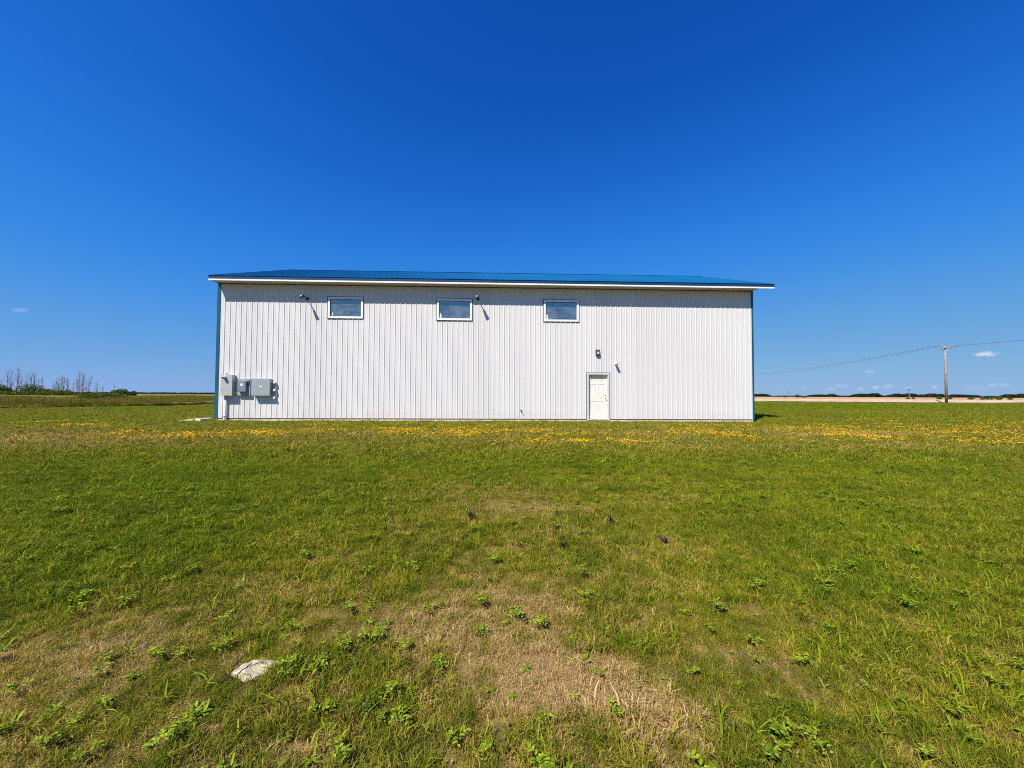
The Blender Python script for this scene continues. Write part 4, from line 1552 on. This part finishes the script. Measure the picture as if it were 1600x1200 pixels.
def foliage(name, x, y, z, rx, ry, rz, n, size, seed, material, label, cat, group=None, kind=None, trunk=True, bumps=3, parent=None, flatten=1.0):
    """leaf-sized facets spread through an uneven crown; returns the thing"""
    r = np.random.default_rng(seed)
    V, F, T = [], [], []
    lob = [(r.uniform(-.6, .6) * rx, r.uniform(-.6, .6) * ry, r.uniform(-.15, .35) * rz, r.uniform(.45, .75)) for _ in range(bumps)] + [(0, 0, 0, .85)]
    for i in range(n):
        l = lob[r.integers(len(lob))]
        d_ = r.normal(size=3)
        d_ /= np.linalg.norm(d_)
        rad = r.random() ** .35
        p = np.array([l[0] + d_[0] * rx * l[3] * rad, l[1] + d_[1] * ry * l[3] * rad, l[2] + d_[2] * rz * l[3] * rad + rz * .75])
        if p[2] < 0.02:
            p[2] = abs(p[2]) * .5
        a = r.normal(size=3)
        a /= np.linalg.norm(a)
        b_ = np.cross(a, r.normal(size=3))
        b_ /= np.linalg.norm(b_)
        s_ = size * r.uniform(.5, 1.3)
        k = len(V)
        for u_, v_ in ((-1, 0), (0, -.6), (1, 0), (0, .6)):
            q = p + a * u_ * s_ + b_ * v_ * s_
            V.append(tuple(q))
        F.append((k, k + 1, k + 2, k + 3))
        T += [float(r.random())] * 4
    me = bpy.data.meshes.new('crown')
    me.from_pydata(V, [], F)
    me.materials.append(material)
    at = me.attributes.new('tone', 'FLOAT', 'POINT')
    at.data.foreach_set('value', T)
    if trunk:
        o_ = empty(name, (x, y, z), label, cat, group)
        c = bpy.data.objects.new('crown', me)
        COL.objects.link(c)
        c.parent = o_
        b = MB()
        b.tube([(x, y, z - .2), (x + rx * .05, y, z + rz * .5), (x - rx * .05, y, z + rz * 1.0)], [.06 + rz * .03, .05 + rz * .02, .02], 6)
        for k in range(4):
            an = k * 1.6 + seed
            b.tube([(x, y, z + rz * .2), (x + math.cos(an) * rx * .5, y + math.sin(an) * ry * .5, z + rz * .9)], [.03 + rz * .012, .012], 5)
        b.build('trunk', M['bark'], o_)
        return o_
    me.name = name
    o_ = bpy.data.objects.new(name, me)
    COL.objects.link(o_)
    o_.location = (x, y, z)
    return tag(o_, label, cat, group, kind)


def px_x(px, dep):
    d_ = f0 * 600 + rr * (px - 800) + uu * (-18)
    return d_.x / d_.y * dep


def px_z(px, py, dep):
    d_ = f0 * 600 + rr * (px - 800) + uu * (600 - py)
    return CAMZ + d_.z / d_.y * dep


# wood blocks along the right horizon: one mass each
WOODS = [(1170, 1202, 615.5, 'dark wood block on the horizon touching the building edge'), (1200, 1263, 618.4, 'faintest thin scrub line on the horizon behind the lone mast'), (1262, 1313, 616.0, 'long low wood block on the horizon between mast and larger woods'),
         (1313, 1331, 618.3, 'thin low scrub line on the horizon joining two woods'), (1331, 1378, 614.8, 'rounded dark wood on the horizon, left of the two largest'),
         (1383, 1436, 614.8, 'rounded dark wood on the horizon behind the far mast'), (1437, 1479, 615.2, 'dark uneven wood on the horizon just left of the pole'),
         (1481, 1530, 616.5, 'dark wood tapering to the right of the utility pole'), (1530, 1562, 619.0, 'lowest thin scrub line on the horizon right of the pole'), (1562, 1640, 616.0, 'dark wood running out of the right picture edge'),
         ]
for k, (a, b_, top, lab) in enumerate(WOODS):
    dep = 620 + 15 * (k % 3)
    x0, x1 = px_x(a, dep), px_x(b_, dep)
    r = np.random.default_rng(300 + k)
    hgt = px_z((a + b_) / 2, top, dep) + .2 - 0.6
    L_ = x1 - x0
    n = int(L_ * max(hgt, 1.5) * 22)
    V, F, T = [], [], []
    ph = r.uniform(0, 9)
    for i in range(n):
        t = r.random()
        env = min(1, .35 + 3.2 * min(t, 1 - t))
        top_ = hgt * env * (.82 + .35 * noise.noise(Vector((t * L_ / 9, ph, 0))) + .25 * noise.noise(Vector((t * L_ / 3, ph, 3))))
        p = np.array([x0 + t * L_, dep + r.uniform(-6, 6), .55 + max(.1, top_) * r.random() ** .6])
        s_ = r.uniform(.5, 1.1)
        a1 = r.normal(size=3)
        a1 /= np.linalg.norm(a1)
        b1 = np.cross(a1, r.normal(size=3))
        b1 /= np.linalg.norm(b1)
        q0 = len(V)
        for u_, v_ in ((-1, 0), (0, -.7), (1, 0), (0, .7)):
            V.append(tuple(p + a1 * u_ * s_ + b1 * v_ * s_))
        F.append((q0, q0 + 1, q0 + 2, q0 + 3))
        T += [float(r.random())] * 4
    me = bpy.data.meshes.new('wood_block')
    me.from_pydata(V, [], F)
    me.materials.append(M['darkleaf'])
    at = me.attributes.new('tone', 'FLOAT', 'POINT')
    at.data.foreach_set('value', T)
    o_ = bpy.data.objects.new('wood_block', me)
    COL.objects.link(o_)
    tag(o_, lab, 'woodland', kind='stuff')

# far tree line on the left horizon
r = np.random.default_rng(77)
V, F, T = [], [], []
dep = 700
x0, x1 = px_x(-30, dep), px_x(420, dep)
for i in range(9000):
    t = r.random()
    X = x0 + t * (x1 - x0)
    top_ = 2.6 + 1.1 * noise.noise(Vector((X / 25, 1, 0))) + .7 * noise.noise(Vector((X / 7, 1, 4)))
    p = np.array([X, dep + r.uniform(-6, 6), .3 + max(.3, top_) * r.random() ** .6])
    a1 = r.normal(size=3)
    a1 /= np.linalg.norm(a1)
    b1 = np.cross(a1, r.normal(size=3))
    b1 /= np.linalg.norm(b1)
    s_ = r.uniform(.6, 1.2)
    q0 = len(V)
    for u_, v_ in ((-1, 0), (0, -.7), (1, 0), (0, .7)):
        V.append(tuple(p + a1 * u_ * s_ + b1 * v_ * s_))
    F.append((q0, q0 + 1, q0 + 2, q0 + 3))
    T += [float(r.random())] * 4
me = bpy.data.meshes.new('tree_line')
me.from_pydata(V, [], F)
me.materials.append(M['darkleaf'])
me.attributes.new('tone', 'FLOAT', 'POINT').data.foreach_set('value', T)
o_ = bpy.data.objects.new('tree_line', me)
COL.objects.link(o_)
tag(o_, 'thin dark tree line along the far left horizon', 'woodland', kind='stuff')

# low scrub belt under the bare trees
V, F, T = [], [], []
for i in range(11000):
    px = r.uniform(-60, 215)
    dep = 96 + r.uniform(-7, 7)
    X = px_x(px, dep)
    hh = (1.15 if px < 110 else 0.75) * (1 + .45 * noise.noise(Vector((X / 4, dep / 8, 0))) + .35 * noise.noise(Vector((X / 1.3, dep, 4))))
    if px > 180:
        hh *= max(0, (215 - px) / 35)
    p = np.array([X, dep, gz(X, dep) + .5 + hh * r.random() ** .7])
    a1 = r.normal(size=3)
    a1 /= np.linalg.norm(a1)
    b1 = np.cross(a1, r.normal(size=3))
    b1 /= np.linalg.norm(b1)
    s_ = r.uniform(.10, .22)
    q0 = len(V)
    for u_, v_ in ((-1, 0), (0, -.7), (1, 0), (0, .7)):
        V.append(tuple(p + a1 * u_ * s_ + b1 * v_ * s_))
    F.append((q0, q0 + 1, q0 + 2, q0 + 3))
    T += [float(r.random())] * 4
me = bpy.data.meshes.new('scrub')
me.from_pydata(V, [], F)
me.materials.append(M['shrubleaf'])
me.attributes.new('tone', 'FLOAT', 'POINT').data.foreach_set('value', T)
o_ = bpy.data.objects.new('scrub', me)
COL.objects.link(o_)
tag(o_, 'low dark green scrub belt under the bare trees at left', 'scrub', kind='stuff')

SHR = [(4, 92, 1.9, 2.6, 'tall dark bush at the far left picture edge'), (45, 92, 2.4, 2.55, 'largest rounded dark bush among the bare trunks'),
       (71, 93, 2.2, 1.65, 'low wide dark bush right of the largest one'), (191, 93, 1.8, 1.6, 'dark bush on the skyline right of the bare trees'), (209, 96, .7, 1.3, 'tiny dark bush standing alone on the skyline'),
       (104, 92, 1.3, 1.2, 'small pale green bush under the middle bare trees')]
for k, (px, dep, rx, h_, lab) in enumerate(SHR):
    X = px_x(px, dep)
    foliage('bush', X, dep, gz(X, dep) + .5, rx, rx * .8, h_ * .62, 1500, .13, 400 + k, M['shrubleaf'], lab, 'bush', 'bushes on the left field')
NS = [(138, 46, 1.0, .75, 'green bush at the left end of the nearer thicket'), (152, 44, 1.1, .85, 'dark green bush, second from left in the nearer thicket'), (166, 45, 1.2, .9, 'tallest bush in the middle of the nearer thicket'),
      (181, 45, 1.1, .8, 'dark bush right of the tallest in the nearer thicket'), (196, 47, .9, .55, 'lowest bush at the right end of the nearer thicket')]
for k, (px, dep, rx, h_, lab) in enumerate(NS):
    X = px_x(px, dep)
    foliage('bush', X, dep, gz(X, dep) + .36, rx, rx * .9, h_ * .52, 1000, .07, 440 + k, M['shrubleaf'], lab, 'bush', 'bushes on the left field')

# roadside bushes beyond the gravel road, right
RS = [(1247, 'dark bush on the stubble, larger of two right of the mast', 1.3, 150), (1256, 'dark bush on the stubble, smaller of two right of the mast', .8, 150), (1227, 'tiny dark bush on the stubble left of the mast', .7, 170),
      (1418, 'flat dark weed clump at the road, farthest left of the roadside row', .35, 82), (1427, 'flat dark weed clump second in the roadside row', .3, 82), (1467, 'round dark bush just left of the pole foot', .55, 80),
      (1484, 'grey-green weed clump just right of the pole foot', .5, 78), (1516, 'round dark bush alone right of the pole', .5, 76), (1535, 'wide dark bush, left of the trio near the right edge', .5, 75),
      (1545, 'dark bush in the middle of the trio near the right edge', .5, 75), (1560, 'largest roadside bush near the right edge', .75, 74), (1577, 'last small dark bush in the roadside row', .45, 73)]
for k, (px, lab, s_, dep) in enumerate(RS):
    X = px_x(px, dep)
    foliage('bush', X, dep, gz(X, dep) + .05, s_ * 1.2, s_, s_ * .7, 300, .10 * s_ + .05, 500 + k, M['shrubleaf'], lab, 'bush', 'bushes along the gravel road')

# ------------------------------------------------------------------ bare trees at left
BT = [(2, 590, 1, 'slim bare tree at the left picture edge'), (10, 577, 2, 'bare tree second from the left edge, tip bent left'), (16, 577, 2, 'straight bare trunk third from the left edge'),
      (27, 574, 4, 'tallest thick bare tree, leaning and curved at its foot'), (33, 586, 1, 'thin bare tree close right of the tallest one'), (41, 582, 2, 'slim bare tree rising behind the largest bush'),
      (48, 582, 2, 'bare tree just left of the thick forked trunk'), (53, 584, 4, 'thick dark bare trunk right of the largest bush'), (59, 592, 1, 'short thin bare tree between bush and tall thin one'),
      (65, 587, 1, 'lone thin bare tree before the gap in the row'), (83, 598, 1, 'shortest bare tree, first after the gap'), (87, 590, 2, 'bare tree second after the gap'), (91, 590, 2, 'bare tree third after the gap'),
      (95, 586, 1, 'bent-tipped bare tree in the middle clump'), (99, 588, 3, 'stout bare tree in the middle clump'), (105, 591, 3, 'stout bare tree at the right of the middle clump'),
      (114, 597, 1, 'short bare tree between the two right clumps'), (120, 591, 2, 'bare tree left of the branching one'), (123, 579, 2, 'tall thin bare tree in the right clump'),
      (129, 583, 4, 'widely branching bare tree in the right clump'), (134, 592, 1, 'low bare tree right of the branching one'), (140, 586, 2, 'bare tree leaning right near the end of the row'),
      (151, 594, 1, 'thin bare sapling last in the row'), (160, 602, 1, 'bent bare twiggy sapling over the thicket'), (178, 601, 1, 'small bare sapling left of the skyline bush')]
for k, (px, top, thick, lab) in enumerate(BT):
    r = random.Random(900 + k)
    dep = 104 + r.uniform(-5, 5)
    X = px_x(px, dep)
    zb = gz(X, dep) + .5
    zt_ = px_z(px, top, dep)
    H = zt_ - zb
    o_ = empty('bare_tree', (X, dep, zb), lab, 'tree', 'bare dead trees on the left field')
    b = MB()
    lean = r.uniform(-.04, .04)
    if px == 27:
        lean = -.02
    if px == 140:
        lean = .22
    if px == 10:
        lean = -.06
    P = []
    x_ = -lean * H * .6
    foot = .8 if px == 27 else 0
    for i in range(8):
        t = i / 7
        P.append(Vector((X + x_ + lean * H * t - foot * (1 - t) ** 3 + r.uniform(-.04, .04) * H * .3 * t, dep, zb - .3 + (H + .3) * t)))
    r0_ = .030 + .022 * thick
    b.tube(P, [r0_ * (1 - .85 * i / 7) + .015 for i in range(8)], 6)
    b.build('trunk', M['bark'], o_, True)
    br = MB()
    for j in range(12 + thick * 7):
        t = r.uniform(.12, .92)
        i0 = min(6, int(t * 7))
        p = P[i0].lerp(P[i0 + 1], t * 7 - i0)
        an = r.uniform(0, 6.28)
        l_ = H * r.uniform(.12, .34) * (1.15 - t * .7)
        out = Vector((math.cos(an) * .38, math.sin(an) * .38, 1)).normalized()
        q1 = p + out * l_ * .5 + Vector((math.cos(an), math.sin(an), 0)) * l_ * .12
        q2 = q1 + (out * .8 + Vector((0, 0, .4))) * l_ * .5
        rb = .010 + .007 * thick * (1 - t)
        br.tube([p, q1, q2], [rb + .008, rb, .008], 4)
        for m__ in range(2):
            s2 = p.lerp(q2, r.uniform(.4, .8))
            a2 = r.uniform(0, 6.28)
            br.tube([s2, s2 + Vector((math.cos(a2) * .3, math.sin(a2) * .3, .8)) * l_ * .4], [.011, .006], 4)
    br.build('branches', M['bark'], o_)
